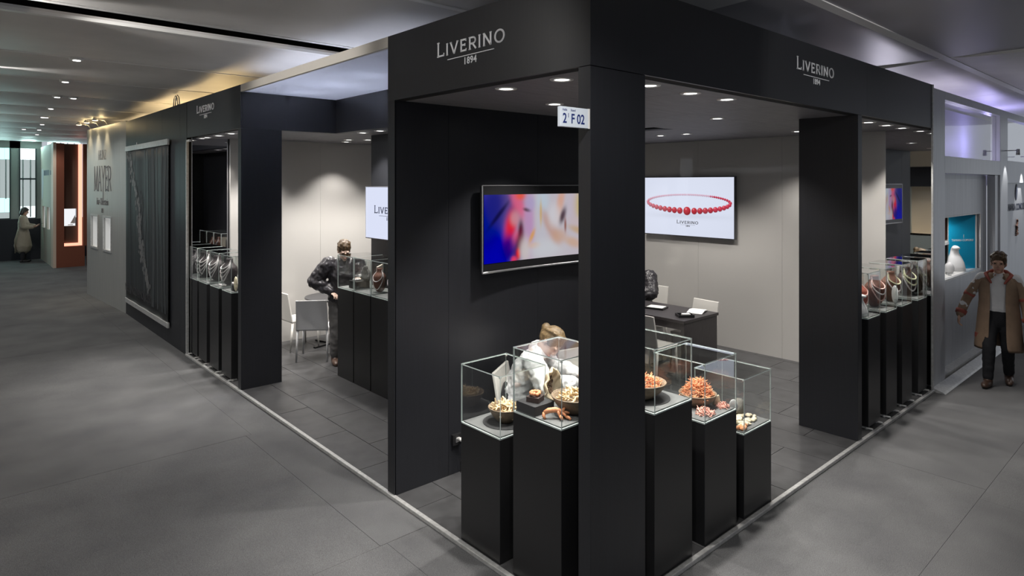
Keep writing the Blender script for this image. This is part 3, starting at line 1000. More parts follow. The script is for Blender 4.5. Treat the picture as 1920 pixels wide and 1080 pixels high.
lamp('violet_light', (7.3, 0.9, 2.9), 26, (0.86, 0.82, 1.0), kind='POINT', radius=0.2)
lamp('violet_light', (9.2, 0.45, 2.9), 13, (0.78, 0.72, 1.0), kind='POINT', radius=0.2)
lamp('violet_light', (11.3, 0.5, 3.15), 26, (0.48, 0.44, 1.0), kind='POINT', radius=0.1)
wp = MB().box(9.90, 0.04, 0.0, 13.5, 0.10, 2.45).build('wall_name_panel', M['alu_panel2'])
struct(wp, 'pale name panel lit from above on the grey stand', 'wall')
put_text('lettering', 'TAMARA COMOLLI', 0.155, M['ink'], (10.72, 0.038, 2.0), 0, wp, xscale=1.05, bold=0.004)
mb = MB().ell((0, 0, 0), 0.075, 0.006, 0.14, seg=12, rings=8)
lf = mb.build('leaf_emblem', M['ink'], wp, (10.72, 0.034, 2.30))
lf.rotation_euler = (0, math.radians(14), 0)
mb = MB()
for i in range(9):
    a = i * 0.7
    mb.tube([(10.66 + .03 * i * .6, 0.03, 1.58 + .03 * i), (10.72 + .07 * math.cos(a), 0.026, 1.6 + .03 * i + .05 * math.sin(a)), (10.80 - .02 * (i % 3), 0.03, 1.62 + .028 * i)], 0.011, 6)
mb.build('ornament_emblem', M['brownwall'], wp)
th = MB().add([(6.05, -0.13, 0), (9.7, -0.13, 0), (9.7, 0.02, 0), (6.05, 0.02, 0), (6.05, -0.11, 0.012), (9.7, -0.11, 0.012), (9.7, 0.0, 0.05), (6.05, 0.0, 0.05)],
              [(0, 3, 2, 1), (4, 5, 6, 7), (0, 1, 5, 4), (1, 2, 6, 5), (2, 3, 7, 6), (3, 0, 4, 7)]).build('trim_threshold', M['alu'])
struct(th, 'aluminium threshold strip along the base of the grey stand', 'trim')
lamp('niche_light', (7.9, NY + .16, NZ1 - .03), 13, (1, .98, .96), 170, 0.3, 0.08, (7.9, NY + .16, 0))
lamp('niche_light', (7.3, NY + .16, NZ1 - .03), 9, (1, .98, .96), 170, 0.3, 0.08, (7.3, NY + .16, 0))
for x in (9.72, 10.9):
    r = empty('spot_lamp', (x, -0.16, 2.92 if x < 10 else 2.86))
    tag(r, 'small spotlight throwing light on the beam of the grey stand' if x < 10 else 'small spotlight washing the white name panel', 'spotlight')
    MB().lathe([(0.0, 0.05), (0.022, 0.05), (0.026, -0.04), (0.0, -0.04)][::-1]).build('housing', M['alu'], r, smooth=True)
    MB().tube([(0, 0.0, 0.03), (0, 0.17, 0.03)], 0.007, 6).build('bracket', M['alu'], r)
    lamp('wash_light', (x, -0.16, (2.92 if x < 10 else 2.86) - .05), 14 if x < 10 else 50, (1, .98, .94), 55, 0.4, 0.02, (x, 0.05, 1.6 if x > 10 else 2.2))

# things in the neighbour's niche
card = empty('turquoise_card', (8.50, NY + .15, NZ0))
tag(card, 'turquoise display card with white lettering in the lit window of the grey stand', 'card')
ca = math.atan2(-0.21, 0.40)
MB().box(-0.235, -.008, 0, .235, .008, 0.78).build('card_panel', M['turquoise'], card, (0, 0, 0), ca)
MB().box(.236, -.012, 0, .262, .012, 0.79).build('card_edge', M['niche_white'], card, (0, 0, 0), ca)
tx = put_text('card_lettering', 'TAMARA COMOLLI', 0.046, M['niche_white'], (0, 0, 0), ca, card, thick=0.002)
tx.location = Matrix.Rotation(ca, 3, 'Z') @ Vector((0, -.0095, 0.40))
mb = MB().ell((0, 0, 0), 0.018, 0.003, 0.03, seg=10, rings=6)
tx = mb.build('leaf_emblem', M['niche_white'], card)
tx.location = Matrix.Rotation(ca, 3, 'Z') @ Vector((0.02, -.010, 0.47))


def neck_bust(name, label, loc, rz, h, m, cat='bust'):
    k = h / 0.34
    pts = [(0.02 * k, 0, 0), (0.015 * k, 0, .05 * k), (0.0, 0, .12 * k), (-.02 * k, 0, .19 * k), (-.035 * k, 0, .25 * k), (-.03 * k, 0, .30 * k), (0.0, 0, .33 * k), (.045 * k, 0, .325 * k)]
    rr = [(.055 * k, .115 * k), (.06 * k, .118 * k), (.056 * k, .108 * k), (.048 * k, .085 * k), (.04 * k, .058 * k), (.038 * k, .05 * k), (.034 * k, .048 * k), (.022 * k, .04 * k)]
    o = MB().tube(pts, rr, 18, up=(1, 0, 0)).build(name, m, None, loc, rz, smooth=True)
    tag(o, label, cat)
    return o


neck_bust('neck_bust', 'tall white neck bust in front of the turquoise card', (8.13, NY + .14, NZ0), -2.5, 0.34, M['bust_white'])
o = MB().ell((0, 0, 0.085), 0.06, 0.06, 0.085, z0=-0.8).build('display_dome', M['bust_white'], None, (7.78, NY + .13, NZ0 - .0), 0, smooth=True)
o.location.z = NZ0 - 0.017
tag(o, 'small white egg shaped display in the corner of the lit window', 'display')
for i, (x, y) in enumerate(((7.55, NY + .07), (7.62, NY + .11))):
    o = MB().lathe([(0.0, 0.0), (0.022, 0.0), (0.024, 0.012), (0.015, 0.012), (0.013, 0.003), (0.0, 0.003)]).build('ring', M['silver'], None, (x, y, NZ0), smooth=True)
    tag(o, 'small dark ring lying on the white floor of the lit window', 'ring', 'rings in the lit window')

# ================================================================== STAND ACROSS THE LEFT AISLE (seen in the mirror)
mb = MB()
mb.box(-5.6, 0.5, 0, -5.5, 9.5, 1.05).box(-5.6, 0.5, 2.35, -5.5, 9.5, 2.9, 1).box(-5.6, 0.5, 2.9, -5.5, 9.5, 3.5, 2)
mb.box(-6.1, 0.5, 1.0, -6.05, 9.5, 2.4, 2).box(-6.05, 0.5, 1.0, -5.5, 9.5, 1.05, 2)
for y in (0.5, 3.6, 6.6, 9.4):
    mb.box(-5.6, y, 1.05, -5.5, y + .1, 2.35)
w = mb.build('wall_opposite', [M['hallwall'], M['dark'], M['cream_lit']])
struct(w, 'cream showcase wall across the left aisle, seen in the mirror', 'wall')
for y in (2.2, 5.2, 8.0):
    lamp('showcase_light', (-5.75, y, 2.3), 25, (1, .86, .66), 160, 0.4, 0.05, (-5.85, y, 1.0))
    lamp('header_light', (-5.1, y, 3.45), 12, (1, .86, .66), 120, 0.6, 0.05, (-5.5, y, 3.0))

# ================================================================== DOWNLIGHTS
DL = [  # x, y, power, cone, group
    (.235, .96, CASE_W, 84, 0), (.236, .44, CASE_W, 84, 0), (.84, .225, CASE_W, 84, 0), (1.36, .25, CASE_W, 84, 0), (1.86, .25, CASE_W, 84, 0), (1.09, 1.336, CASE_W * 1.1, 100, 0),
    (3.12, 1.07, STAND_W * 1.15, 118, 1), (4.63, 2.40, STAND_W * 1.15, 118, 1), (4.63, 2.80, STAND_W * 1.15, 118, 1), (5.3, 1.25, STAND_W * 1.15, 118, 1), (3.1, 3.6, STAND_W * 1.15, 118, 1), (5.1, 4.2, STAND_W * 1.15, 118, 1), (4.6, 5.8, STAND_W * 1.15, 118, 1),  # the last four are added to brighten the desk room
    (1.90, 6.38, STAND_W * 1.6, 108, 2), (2.11, 6.86, STAND_W * 1.0, 95, 2), (2.11, 6.19, STAND_W * 1.6, 108, 2), (1.40, 5.05, STAND_W * 1.3, 100, 2), (1.40, 4.62, STAND_W * 1.3, 100, 2), (1.40, 4.1, STAND_W * 1.3, 100, 2), (3.0, 6.4, STAND_W * 1.6, 108, 2), (0.8, 6.6, STAND_W * 1.6, 108, 2),  # the last three are added fill for the entrance and table area
    (.19, 7.28, STAND_W * 1.1, 90, 3), (.19, 6.78, STAND_W * 1.1, 90, 3), (.19, 6.28, STAND_W * 1.1, 90, 3), (.19, 5.80, STAND_W * 1.1, 90, 3),
    (4.17, .22, STAND_W * 1.1, 90, 4), (4.67, .22, STAND_W * 1.1, 90, 4), (5.2, .22, STAND_W * 1.1, 90, 4), (5.72, .22, STAND_W * 1.1, 90, 4)]
DLN = ['recessed round downlight in the soffit over the corner glass cases', 'recessed round downlight in the soffit over the desk room', 'recessed round downlight in the soffit by the round table', 'recessed round downlight above the left row of necklace cases', 'recessed round downlight above the right row of necklace cases']
DLG = ['downlights over the corner cases', 'downlights over the desk room', 'downlights by the round table', 'downlights over the left necklace cases', 'downlights over the right necklace cases']
proto_dl = None
DLC = {}
OR4 = ('first', 'second', 'third', 'fourth')
DLU = {0: ['recessed downlight over the case with a single coral bowl', 'recessed downlight over the case with the fluted shell', 'recessed downlight just right of the corner pillar', 'recessed downlight over the heaped orange coral', 'recessed downlight over the case of small stones', 'recessed downlight farther in, over the bending worker'],
       1: ['recessed downlight alone in the middle of the right soffit', 'recessed downlight by the back wall, right one of a near pair', 'recessed downlight by the back wall, left one of a near pair', 'added fill downlight near the broad right pillar, deep in the soffit', 'added fill downlight beside the soffit hatch', 'added fill downlight over the seated visitor', 'added fill downlight in the far corner of the desk room'],
       2: ['recessed downlight over the round table, front one', 'recessed downlight close to the glossy wall by the round table', 'recessed downlight right of the round table group', 'recessed downlight over the farthest entrance case', 'recessed downlight over the middle entrance case', 'added fill downlight over the nearest entrance case', 'added fill downlight behind the cabin wall', 'added fill downlight over the pale grey chair'],
       3: ['recessed downlight over the left necklace cases, %s from the mirror' % q for q in OR4],
       4: ['recessed downlight over the right necklace cases, %s from the pillar' % q for q in OR4]}
for x, y, pw, cone, gi in DL:
    if proto_dl is None:
        proto_dl = empty('recessed_downlight', (x, y, ZS))
        MB().lathe([(0.046, 0.004), (0.050, -0.006), (0.072, -0.006), (0.076, 0.0), (0.076, 0.004), (0.046, 0.004)], seg=28).build('trim_ring', M['white'], proto_dl, smooth=True)
        MB().lathe([(0.0, -0.002), (0.047, -0.002), (0.047, 0.003), (0.0, 0.003)], seg=20).build('lamp_glass', M['downlight'], proto_dl)
        r = proto_dl
    else:
        r = copy_tree(proto_dl)
        r.location = (x, y, ZS)
    DLC[gi] = DLC.get(gi, -1) + 1
    tag(r, DLU[gi][DLC[gi]] if gi in DLU else DLN[gi], 'downlight', DLG[gi])
    lamp('downlight_beam', (x, y, ZS - .02), pw, (1.0, 0.955, 0.90), cone, 0.55, 0.04, (x, y, 0))

# clip spotlights on top of the grey wall and the wire hoop lamp on the banner wall
for i, s in enumerate((1.35, 2.05, 2.75)):
    r = empty('clip_spotlight', gw(s, 3.62, -0.01))
    tag(r, 'small clip spotlight on top of the grey showcase wall', 'spotlight', 'clip spotlights on the grey wall')
    MB().tube([(0, 0, 0), (-.05, 0, .09), (-.22, 0, .11)], 0.009, 6).build('arm', M['alu'], r, smooth=True)
    MB().lathe([(0.0, 0.05), (0.03, 0.05), (0.055, -0.01), (0.05, -0.01), (0.0, 0.0)][::-1], (-.22, 0, .09)).build('lamp_head', M['alu'], r, smooth=True)
    MB().lathe([(0.0, 0.0), (0.045, 0.0), (0.045, 0.006), (0.0, 0.006)], (-.22, 0, .076)).build('lamp_glass', M['warm_lamp'], r)
    p = gw(s, 3.62 + .07, 0.20)
    lamp('clip_light', p, 26, (1, .80, .50), 70, 0.7, 0.02, gw(s, 1.9, -0.15))
    lamp('clip_glow', gw(s, 3.66, 0.10), 1.6, (1, .74, .36), kind='POINT', radius=0.03)
r = empty('hoop_lamp', (0.03, 8.2, 3.60))
tag(r, 'small wire hoop lamp standing on top of the banner wall', 'lamp')
for dx in (-.05, .05):
    MB().tube([(0.0, -.12 + dx, 0), (0, -.08 + dx, .12), (0, dx, .16), (0, .08 + dx, .12), (0, .12 + dx, 0)], 0.008, 6).build('hoop', M['alu'], r, smooth=True)
MB().lathe([(0.0, 0.0), (0.035, 0.0), (0.045, 0.03), (0.0, 0.03)], (0.06, 0, 0)).build('lamp_cup', M['black'], r, smooth=True)
lamp('stand_glow', (1.0, 9.2, 2.75), 80, (1, .70, .32), kind='POINT', radius=0.4)
lamp('stand_glow', (1.0, 12.2, 2.75), 70, (1, .74, .40), kind='POINT', radius=0.4)

# ================================================================== BANNER
bn = empty('hanging_banner', (-0.03, 9.86, 0.30))
tag(bn, 'tall dark banner printed with a jewelled necklace on the charcoal wall', 'banner')
BY0, BY1, BZ0, BZ1 = 8.42, 11.30, 0.33, 3.06


def by(u):      # u 0 (left in the photo) .. 1
    return BY1 + (BY0 - BY1) * u - 9.86


def bw(u, v):
    return -0.006 * math.sin(u * 22 + 1.5 * v)


nu, nv = 60, 12
vs = [(bw(i / nu, j / nv), by(i / nu), BZ0 + (BZ1 - BZ0) * j / nv - 0.30) for j in range(nv + 1) for i in range(nu + 1)]
fs = [(j * (nu + 1) + i, j * (nu + 1) + i + 1, (j + 1) * (nu + 1) + i + 1, (j + 1) * (nu + 1) + i) for j in range(nv) for i in range(nu)]
MB().add(vs, fs).build('banner_cloth', M['banner'], bn, smooth=True, solid=0.002)


def bprint(pts, m, name, off=0.004):
    mb = MB()
    for poly in pts:
        c = [(bw(u, v) - off, by(u), BZ0 + (BZ1 - BZ0) * v - 0.30) for u, v in poly]
        mb.add(c, [tuple(range(len(c)))])
    return mb.build(name, m, bn)


folds = []
for u0, wd in ((.10, .02), (.24, .015), (.47, .03), (.56, .02), (.66, .05), (.76, .03), (.87, .02), (.93, .025)):
    n = 10
    for j in range(n):
        v0, v1 = 0.04 + j * .094, 0.04 + (j + 1) * .094
        k0, k1 = math.sin(v0 * 5 + u0 * 9) * .012, math.sin(v1 * 5 + u0 * 9) * .012
        folds.append([(u0 + k0, v0), (u0 + wd + k0, v0), (u0 + wd + k1, v1), (u0 + k1, v1)])
tag(bprint(folds, M['banner_fold'], 'banner_print_folds', 0.0035), kind='stuff')
path = [(.06, .97), (.12, .9), (.18, .82), (.25, .74), (.33, .64), (.36, .54), (.35, .48), (.38, .42), (.42, .36), (.46, .29), (.50, .23), (.55, .18), (.58, .14)]
gems, gems2 = [], []
rg = random.Random(3)
for (a, b) in zip(path[:-1], path[1:]):
    for k in range(34):
        t = rg.random()
        spread = 0.055 if a[1] > .5 else 0.045
        u = a[0] + (b[0] - a[0]) * t + rg.gauss(0, spread * .6)
        v = a[1] + (b[1] - a[1]) * t + rg.gauss(0, .012)
        s = rg.uniform(.008, .02)
        rot = rg.uniform(0, 6.28)
        poly = [(u + s * math.cos(rot + q * 1.257), v + s * 1.05 * math.sin(rot + q * 1.257)) for q in range(5)]
        if 0.02 < u < .98 and .03 < v < .985:
            (gems2 if (rg.random() < (.55 if a[1] < .48 else .25)) else gems).append(poly)
for k in range(90):
    t = rg.random()
    u, v = .36 + .16 * t + rg.gauss(0, .02), .72 - .24 * t + rg.gauss(0, .02)
    s = rg.uniform(.006, .014)
    gems.append([(u + s * math.cos(q * 1.257), v + s * math.sin(q * 1.257)) for q in range(5)])
tag(bprint(gems, M['banner_fold'], 'banner_print_gems', 0.005), kind='stuff')
tag(bprint(gems2, M['banner_print'], 'banner_print_sparkle', 0.006), kind='stuff')
put_text('banner_lettering', 'MELLINGDIAMONDS\u00ae', 0.195, M['banner_text'], (-0.010, by(.32), 0.17), -PI / 2, bn, thick=0.001)
MB().box(-.02, by(1) - .03, BZ1 - .33, .012, by(0) + .03, BZ1 - .24).build('top_rail', M['alu'], bn, bevel=0.005)
MB().box(-.02, by(1) - .03, BZ0 - .38, .012, by(0) + .03, BZ0 - .30).build('bottom_rail', M['alu'], bn, bevel=0.005)
MB().tube([(-.004, by(.3), BZ1 - .24), (-.004, by(.3), BZ1 - .20)], 0.01, 8).build('hook', M['chrome'], bn)


# ================================================================== SCREENS
def picture(parent, fn, nu, nv, place, m, name='screen'):
    """grid with vertex colours; place(u, v) -> local point, u right, v down"""
    us = np.linspace(0, 1, nu + 1)
    vs_ = np.linspace(0, 1, nv + 1)
    U, V = np.meshgrid(us, vs_)
    C = fn(U, V)
    verts = [place(u, v) for v in vs_ for u in us]
    faces = [(j * (nu + 1) + i, (j + 1) * (nu + 1) + i, (j + 1) * (nu + 1) + i + 1, j * (nu + 1) + i + 1) for j in range(nv) for i in range(nu)]
    me = bpy.data.meshes.new(name)
    me.from_pydata(verts, [], faces)
    ca = me.color_attributes.new('picture', 'FLOAT_COLOR', 'POINT')
    arr = np.ones((U.size, 4), np.float32)
    arr[:, :3] = np.clip(C.reshape(-1, 3), 0, 1)
    ca.data.foreach_set('color', arr.ravel())
    me.materials.append(m)
    o = bpy.data.objects.new(name, me)
    COL.objects.link(o)
    o.parent = parent
    return o


def lin(c):
    c = np.asarray(c, float) / 255.0
    return np.where(c <= 0.04045, c / 12.92, ((c + 0.055) / 1.055) ** 2.4)


def tv_fn(U, V):
    S = U / 0.89
    col = np.zeros(U.shape + (3,))
    wt = np.full(U.shape, 1e-4)

    def blob(s, t, rs, rt, rgb, k=1.0, rot=0.0):
        c, n = math.cos(rot), math.sin(rot)
        a = ((S - s) * c + (V - t) * n * .6) / rs
        b = (-(S - s) * n + (V - t) * .6 * c) / (rt * .6)
        g = k * np.exp(-(a * a + b * b) ** 1.6)
        nonlocal col, wt
        col = col * (1 - np.clip(g, 0, 1))[..., None] + lin(rgb)[None, None] * np.clip(g, 0, 1)[..., None]
    col[:] = lin((206, 200, 208))
    blob(.0, .55, .30, 1.2, (18, 24, 160), 1)
    blob(.10, .95, .24, .5, (10, 30, 178), 1)
    blob(.02, .5, .12, .3, (26, 40, 150), 1)
    blob(.22, .12, .17, .35, (92, 78, 140), .95)
    blob(.10, .15, .10, .35, (40, 44, 130), .9)
    blob(.14, .3, .02, .25, (14, 12, 50), .8, 0.7)
    blob(.335, .14, .06, .3, (228, 120, 150), .9, -.4)
    blob(.36, .02, .06, .07, (240, 110, 90), .9)
    blob(.26, .48, .06, .26, (228, 70, 84), 1, .15)
    blob(.30, .36, .05, .12, (210, 160, 170), .8)
    blob(.30, .68, .035, .16, (238, 120, 150), .9, .5)
    blob(.36, .55, .028, .16, (70, 16, 40), .95)
    blob(.34, .78, .05, .3, (110, 18, 50), .95, .25)
    blob(.24, .8, .07, .2, (40, 20, 130), .9)
    blob(.335, .9, .022, .08, (236, 40, 50), 1)
    blob(.29, .98, .03, .05, (240, 90, 120), .9)
    blob(.44, .45, .055, .55, (196, 160, 198), .95)
    blob(.42, .24, .04, .03, (70, 36, 40), .9, .25)
    blob(.46, .14, .05, .12, (186, 176, 210), .8)
    blob(.57, .3, .05, .6, (204, 204, 214), .8)
    blob(.58, .1, .07, .2, (200, 214, 226), .8)
    blob(.40, .85, .06, .2, (216, 206, 204), .9)
    blob(.47, .65, .02, .12, (222, 170, 110), .9, .4)
    blob(.50, .80, .06, .05, (226, 176, 130), .8)
    blob(.62, .86, .18, .16, (214, 216, 222), .9)
    blob(.56, .3, .012, .2, (214, 180, 90), .7)
    blob(.66, .52, .05, .3, (196, 150, 130), .7, -.5)
    blob(.76, .15, .04, .3, (226, 170, 140), .7, .2)
    blob(.70, .35, .07, .2, (222, 220, 226), .8)
    blob(.75, .68, .08, .12, (208, 172, 150), .7)
    blob(.79, .35, .03, .14, (60, 30, 44), .95, .3)
    blob(.815, .5, .012, .12, (130, 60, 40), .9)
    blob(1.0, .22, .15, .42, (208, 196, 214), 1)
    blob(1.04, .2, .12, .36, (206, 186, 96), 1)
    blob(.95, .50, .12, .10, (210, 196, 200), .8, .5)
    blob(.97, .62, .13, .06, (200, 168, 120), .7, .4)
    blob(.90, .8, .1, .08, (214, 170, 130), .6, .4)
    g_ = col.mean(axis=-1, keepdims=True)
    return np.clip(g_ + (col - g_) * 1.18, 0, 1) * 0.80


def tvq(x, z, back=0.0):
    k = (x - 1.525) / 0.725
    return (x - 1.525, -0.06 - 0.035 * k * k + back, z - 1.675)


tv = empty('television', (1.525, 2.0, 1.675))
tag(tv, 'curved silver edged television with blue and cream close-up picture', 'television')
nseg = 20
X0, X1 = 0.80, 2.25
ringlist = []
for i in range(nseg + 1):
    x = X0 + (X1 - X0) * i / nseg
    a = tvq(x, 1.685)
    b = tvq(x, 2.425)
    ringlist.append([a, (a[0], a[1] + .035, a[2]), (b[0], b[1] + .035, b[2]), b])
MB().rings(ringlist).build('housing', M['black'], tv)
picture(tv, tv_fn, 150, 64, lambda u, v: (lambda q: (q[0], q[1] - .003, q[2]))(tvq(0.815 + 1.42 * u, 2.348 - .59 * v)), M['tv_pic'])
mb = MB()
mb.tube([tvq(X0 + (X1 - X0) * i / nseg, 1.683) for i in range(nseg + 1)], 0.010, 8)
mb.build('bottom_bar', M['silver'], tv, smooth=True)
mb = MB()
mb.tube([tvq(X0 + (X1 - X0) * i / nseg, 2.427) for i in range(nseg + 1)], 0.005, 6)
mb.tube([tvq(X0, 1.685), tvq(X0, 2.427)], 0.006, 6).tube([tvq(X1, 1.685), tvq(X1, 2.427)], 0.006, 6)
mb.build('frame_trim', M['silver'], tv)
MB().box(-.25, -.06, .2, .25, 0.0, .5).build('wall_bracket', M['black'], tv)


def bead_fn(U, V):
    A = 1.78
    base = lin((226, 232, 250))[None, None] * (1 - 0.10 * ((U - .5) ** 2 * 1.5 + (V - .45) ** 2))[..., None]
    col = np.array(base)
    glow = np.exp(-(((U - .5) / .4) ** 2 + ((V - .66) / .05) ** 2))
    col = col * (1 - .12 * glow)[..., None]
    n = 66
    beads = []
    for i in range(n):
        pass
    # walk around the ring so neighbouring beads touch
    th = 0.0
    lst = []

    def rad(t):
        d = (1 + math.cos(t)) / 2
        return 0.0105 + 0.0215 * d ** 1.8 + 0.010 * math.exp(-(t / .12) ** 2)
    for sgn in (1, -1):
        t = 0.0
        while t < PI:
            lst.append((t * sgn, rad(t)))
            r = rad(t)
            stepx = math.hypot(0.455 * math.cos(t), 0.15 * math.sin(t))
            t += 1.9 * r / max(stepx, .1)
    for t, r in sorted(lst, key=lambda q: math.cos(q[0])):
        cx = .51 + .455 * math.sin(t)
        cy = .43 + .145 * math.cos(t) * (1 if math.cos(t) > 0 else .92)
        d = (1 + math.cos(t)) / 2
        dx, dy = (U - cx) / r, (V - cy) / (r * A)
        q = dx * dx + dy * dy
        ins = np.clip((1.0 - q) * 6, 0, 1)
        nz = np.sqrt(np.clip(1 - q, 0, 1))
        sh = .45 + .55 * np.clip(-dx * .2 - dy * .6 + nz * .7, 0, 1)
        spec = np.exp(-((dx + .25) ** 2 + (dy + .45) ** 2) / .03)
        c1 = lin((206, 52, 66)) * d + lin((226, 130, 160)) * (1 - d)
        if cx > .8:
            c1 = lin((222, 70, 90)) * d + lin((214, 60, 96)) * (1 - d)
        bead = c1[None, None] * sh[..., None] + (spec * .35)[..., None]
        fade = (0.55 + .45 * d) if cx < .75 else 1
        a = (ins * fade)[..., None]
        col = col * (1 - a) + bead * a
    return col * 0.97


def flat_screen(name, label, loc, w_, h_, fn, nu, nv, logo_scale, logo_z, frame=M['bezel'], letter=M['ink']):
    """local: faces -Y, centred at x=0, z from 0"""
    r = empty(name, loc, -PI / 2)
    tag(r, label, 'screen')
    MB().box(-w_ / 2 - .012, 0.004, -.012, w_ / 2 + .012, .055, h_ + .012).build('housing', frame, r, bevel=0.003)
    picture(r, fn, nu, nv, lambda u, v: (-w_ / 2 + w_ * u, 0.001, h_ - h_ * v), M['tv_pic'])
    MB().box(-.2, .055, h_ * .3, .2, .084, h_ * .7).build('wall_bracket', M['black'], r)
    return r


s2 = flat_screen('display_screen', 'white screen showing a red coral bead necklace on the glossy wall', (5.965, 3.27, 1.635), 1.60, 0.90, bead_fn, 330, 186, 0, 0)
logo(s2, (0.03, 0.0, 0.185), 0, 0.52, M['inkg'])
s1 = flat_screen('display_screen', 'white advertising screen with dark lettering, half hidden by the wall', (1.635, 4.80, 1.725), 1.2, 0.67, lambda U, V: np.ones(U.shape + (3,)) * lin((222, 228, 250))[None, None], 8, 8, 0, 0)
logo(s1, (0.0, 0.0, 0.33), 0, 0.98, M['ink'])

# ---- stand number sign on the corner pillar
sg = empty('stand_number_sign', (0.0, 0.022, 2.745))
tag(sg, 'small white stand number sign with navy characters projecting from the corner pillar', 'sign')
MB().box(-.222, -.012, 0, -.008, .012, .106).build('sign_box', M['signbox'], sg, bevel=0.002)
MB().box(-.008, -.013, -.001, 0.0055, .013, .107).build('wall_clip', M['white'], sg)
put_text('sign_lettering', '2', 0.072, M['inkb'], (-.192, -.0125, .021), 0, sg, xscale=.86, thick=.001, bold=.0012)
put_text('sign_lettering', '1', 0.032, M['inkb'], (-.164, -.0125, .050), 0, sg, xscale=.8, thick=.001, bold=.0006)
put_text('sign_lettering', 'F', 0.072, M['inkb'], (-.130, -.0125, .021), 0, sg, xscale=.86, thick=.001, bold=.0012)
put_text('sign_lettering', '02', 0.072, M['inkb'], (-.068, -.0125, .021), 0, sg, xscale=.86, thick=.001, bold=.0012)
put_text('sign_lettering', 'Halle', 0.017, M['inkb'], (-.192, -.0125, .084), 0, sg, thick=.001)
put_text('sign_lettering', 'Stand', 0.017, M['inkb'], (-.128, -.0125, .084), 0, sg, thick=.001)

# ---- wall socket with a plug under the television
so_ = empty('wall_socket', (0.585, 2.0, 0.315))
tag(so_, 'black wall socket with white plug low on the charcoal wall', 'socket')
MB().box(-.045, -.03, -.045, .045, 0, .045).build('socket_box', M['black'], so_, bevel=0.004)
MB().box(-.02, -.034, -.02, .02, -.03, .02).build('socket_face', M['chrome'], so_)
MB().tube([(0.02, -.034, 0), (0.03, -.07, -.005), (0.045, -.075, -.02)], [.016, .016, .01], 10).build('plug', M['white'], so_, smooth=True)
MB().tube([(0.045, -.075, -.02), (0.05, -.07, -.1), (0.03, -.03, -.2), (0.04, -.02, -.285)], .004, 6).build('cable', M['black'], so_, smooth=True)

# ================================================================== PLINTHS AND GLASS CASES
def plinth(name, label, x0, x1, y0, y1, h, group=None, feet=False, out='x', cat='plinth'):
    cx, cy = (x0 + x1) / 2, (y0 + y1) / 2
    r = empty(name, (cx, cy, 0.025))
    tag(r, label, cat, group)
    a, b = (x1 - x0) / 2, (y1 - y0) / 2
    z0 = 0.03 if feet else 0.0
    MB().box(-a, -b, z0, a, b, h - .025).build('body', M['plinth'], r, bevel=0.002)
    if feet:
        for sx in (-1, 1):
            for sy in (-1, 1):
                MB().tube([(sx * (a - .03), sy * (b - .03), 0), (sx * (a - .03), sy * (b - .03), z0)], 0.014, 8).build('foot', M['white'], r)
        if out == 'x':
            for sy in (-1, 1):
                MB().tube([(-a - .03, sy * (b - .03), .012), (-a + .08, sy * (b - .03), .012)], 0.010, 8).build('foot_clip', M['white'], r)
        else:
            for sx in (-1, 1):
                MB().tube([(sx * (a - .03), -b - .03, .012), (sx * (a - .03), -b + .08, .012)], 0.010, 8).build('foot_clip', M['white'], r)
    return r


def case(label, x0, x1, y0, y1, z, h, group=None, t=0.007, felt='greymat'):
    cx, cy = (x0 + x1) / 2, (y0 + y1) / 2
    r = empty('glass_case', (cx, cy, z))
    tag(r, label, 'display case', group)
    a, b = (x1 - x0) / 2, (y1 - y0) / 2
    MB().box(-a + .002, -b + .002, 0, a - .002, b - .002, .008).build('base_sheet', M['rim'], r)
    MB().box(-a + .012, -b + .012, .008, a - .012, b - .012, .016).build('base_felt', M[felt], r)

    def pane(bx, ax):
        mb = MB().box(*bx)
        glass_faces = {'x': (3, 5), 'y': (2, 4), 'z': (0, 1)}[ax]
        mb.m = [0 if i in glass_faces else 1 for i in range(6)]
        mb.build('glass_pane', [M['glass'], M['rim']], r)
    pane((-a, -b, .009, -a + t, b, h - t), 'x')
    pane((a - t, -b, .009, a, b, h - t), 'x')
    pane((-a + t, -b, .009, a - t, -b + t, h - t), 'y')
    pane((-a + t, b - t, .009, a - t, b, h - t), 'y')
    pane((-a, -b, h - t + .0005, a, b, h), 'z')
    for sx, sy in ((-1, -1), (1, 1)):
        MB().box(sx * (a - .012) - .006, sy * (b - .012) - .006, h - .018, sx * (a - .012) + .006, sy * (b - .012) + .006, h - t).build('corner_clip', M['white'], r)
    return r


def felt_disc(x, y, z, r, label):
    o = MB().lathe([(0, 0), (r, 0), (r, .003), (0, .003)], seg=36).build('felt_disc', M['blackmat'], None, (x, y, z))
    tag(o, label, 'disc')


# the five at the corner
P = {1: (.02, .43, .775, 1.18, .815), 2: (.02, .43, .238, .65, 1.03), 3: (.61, 1.02, .02, .43, 1.035), 4: (1.172, 1.585, .02, .43, .838), 5: (1.692, 2.104, .02, .43, .628)}
PL = {1: ('black plinth on the left front under the case with one bowl of cream coral', 'glass case holding a single bowl of cream coral'),
      2: ('tall black plinth left of the corner pillar', 'glass case with a fluted shell, stacked blocks and cream coral bowl'),
      3: ('tall black plinth right of the corner pillar', 'glass case with a bowl of orange coral, half hidden by the corner pillar'),
      4: ('mid height black plinth under the heaped orange coral bowl', 'glass case with a heaped bowl of orange coral twigs'),
      5: ('lowest black plinth under the case of small stones', 'glass case with small cream and orange stones')}
for i, (x0, x1, y0, y1, h) in P.items():
    plinth('display_plinth', PL[i][0], x0, x1, y0, y1, h, 'plinths at the stand corner')
    case(PL[i][1], x0, x1, y0, y1, h, 0.405, 'glass cases at the stand corner')

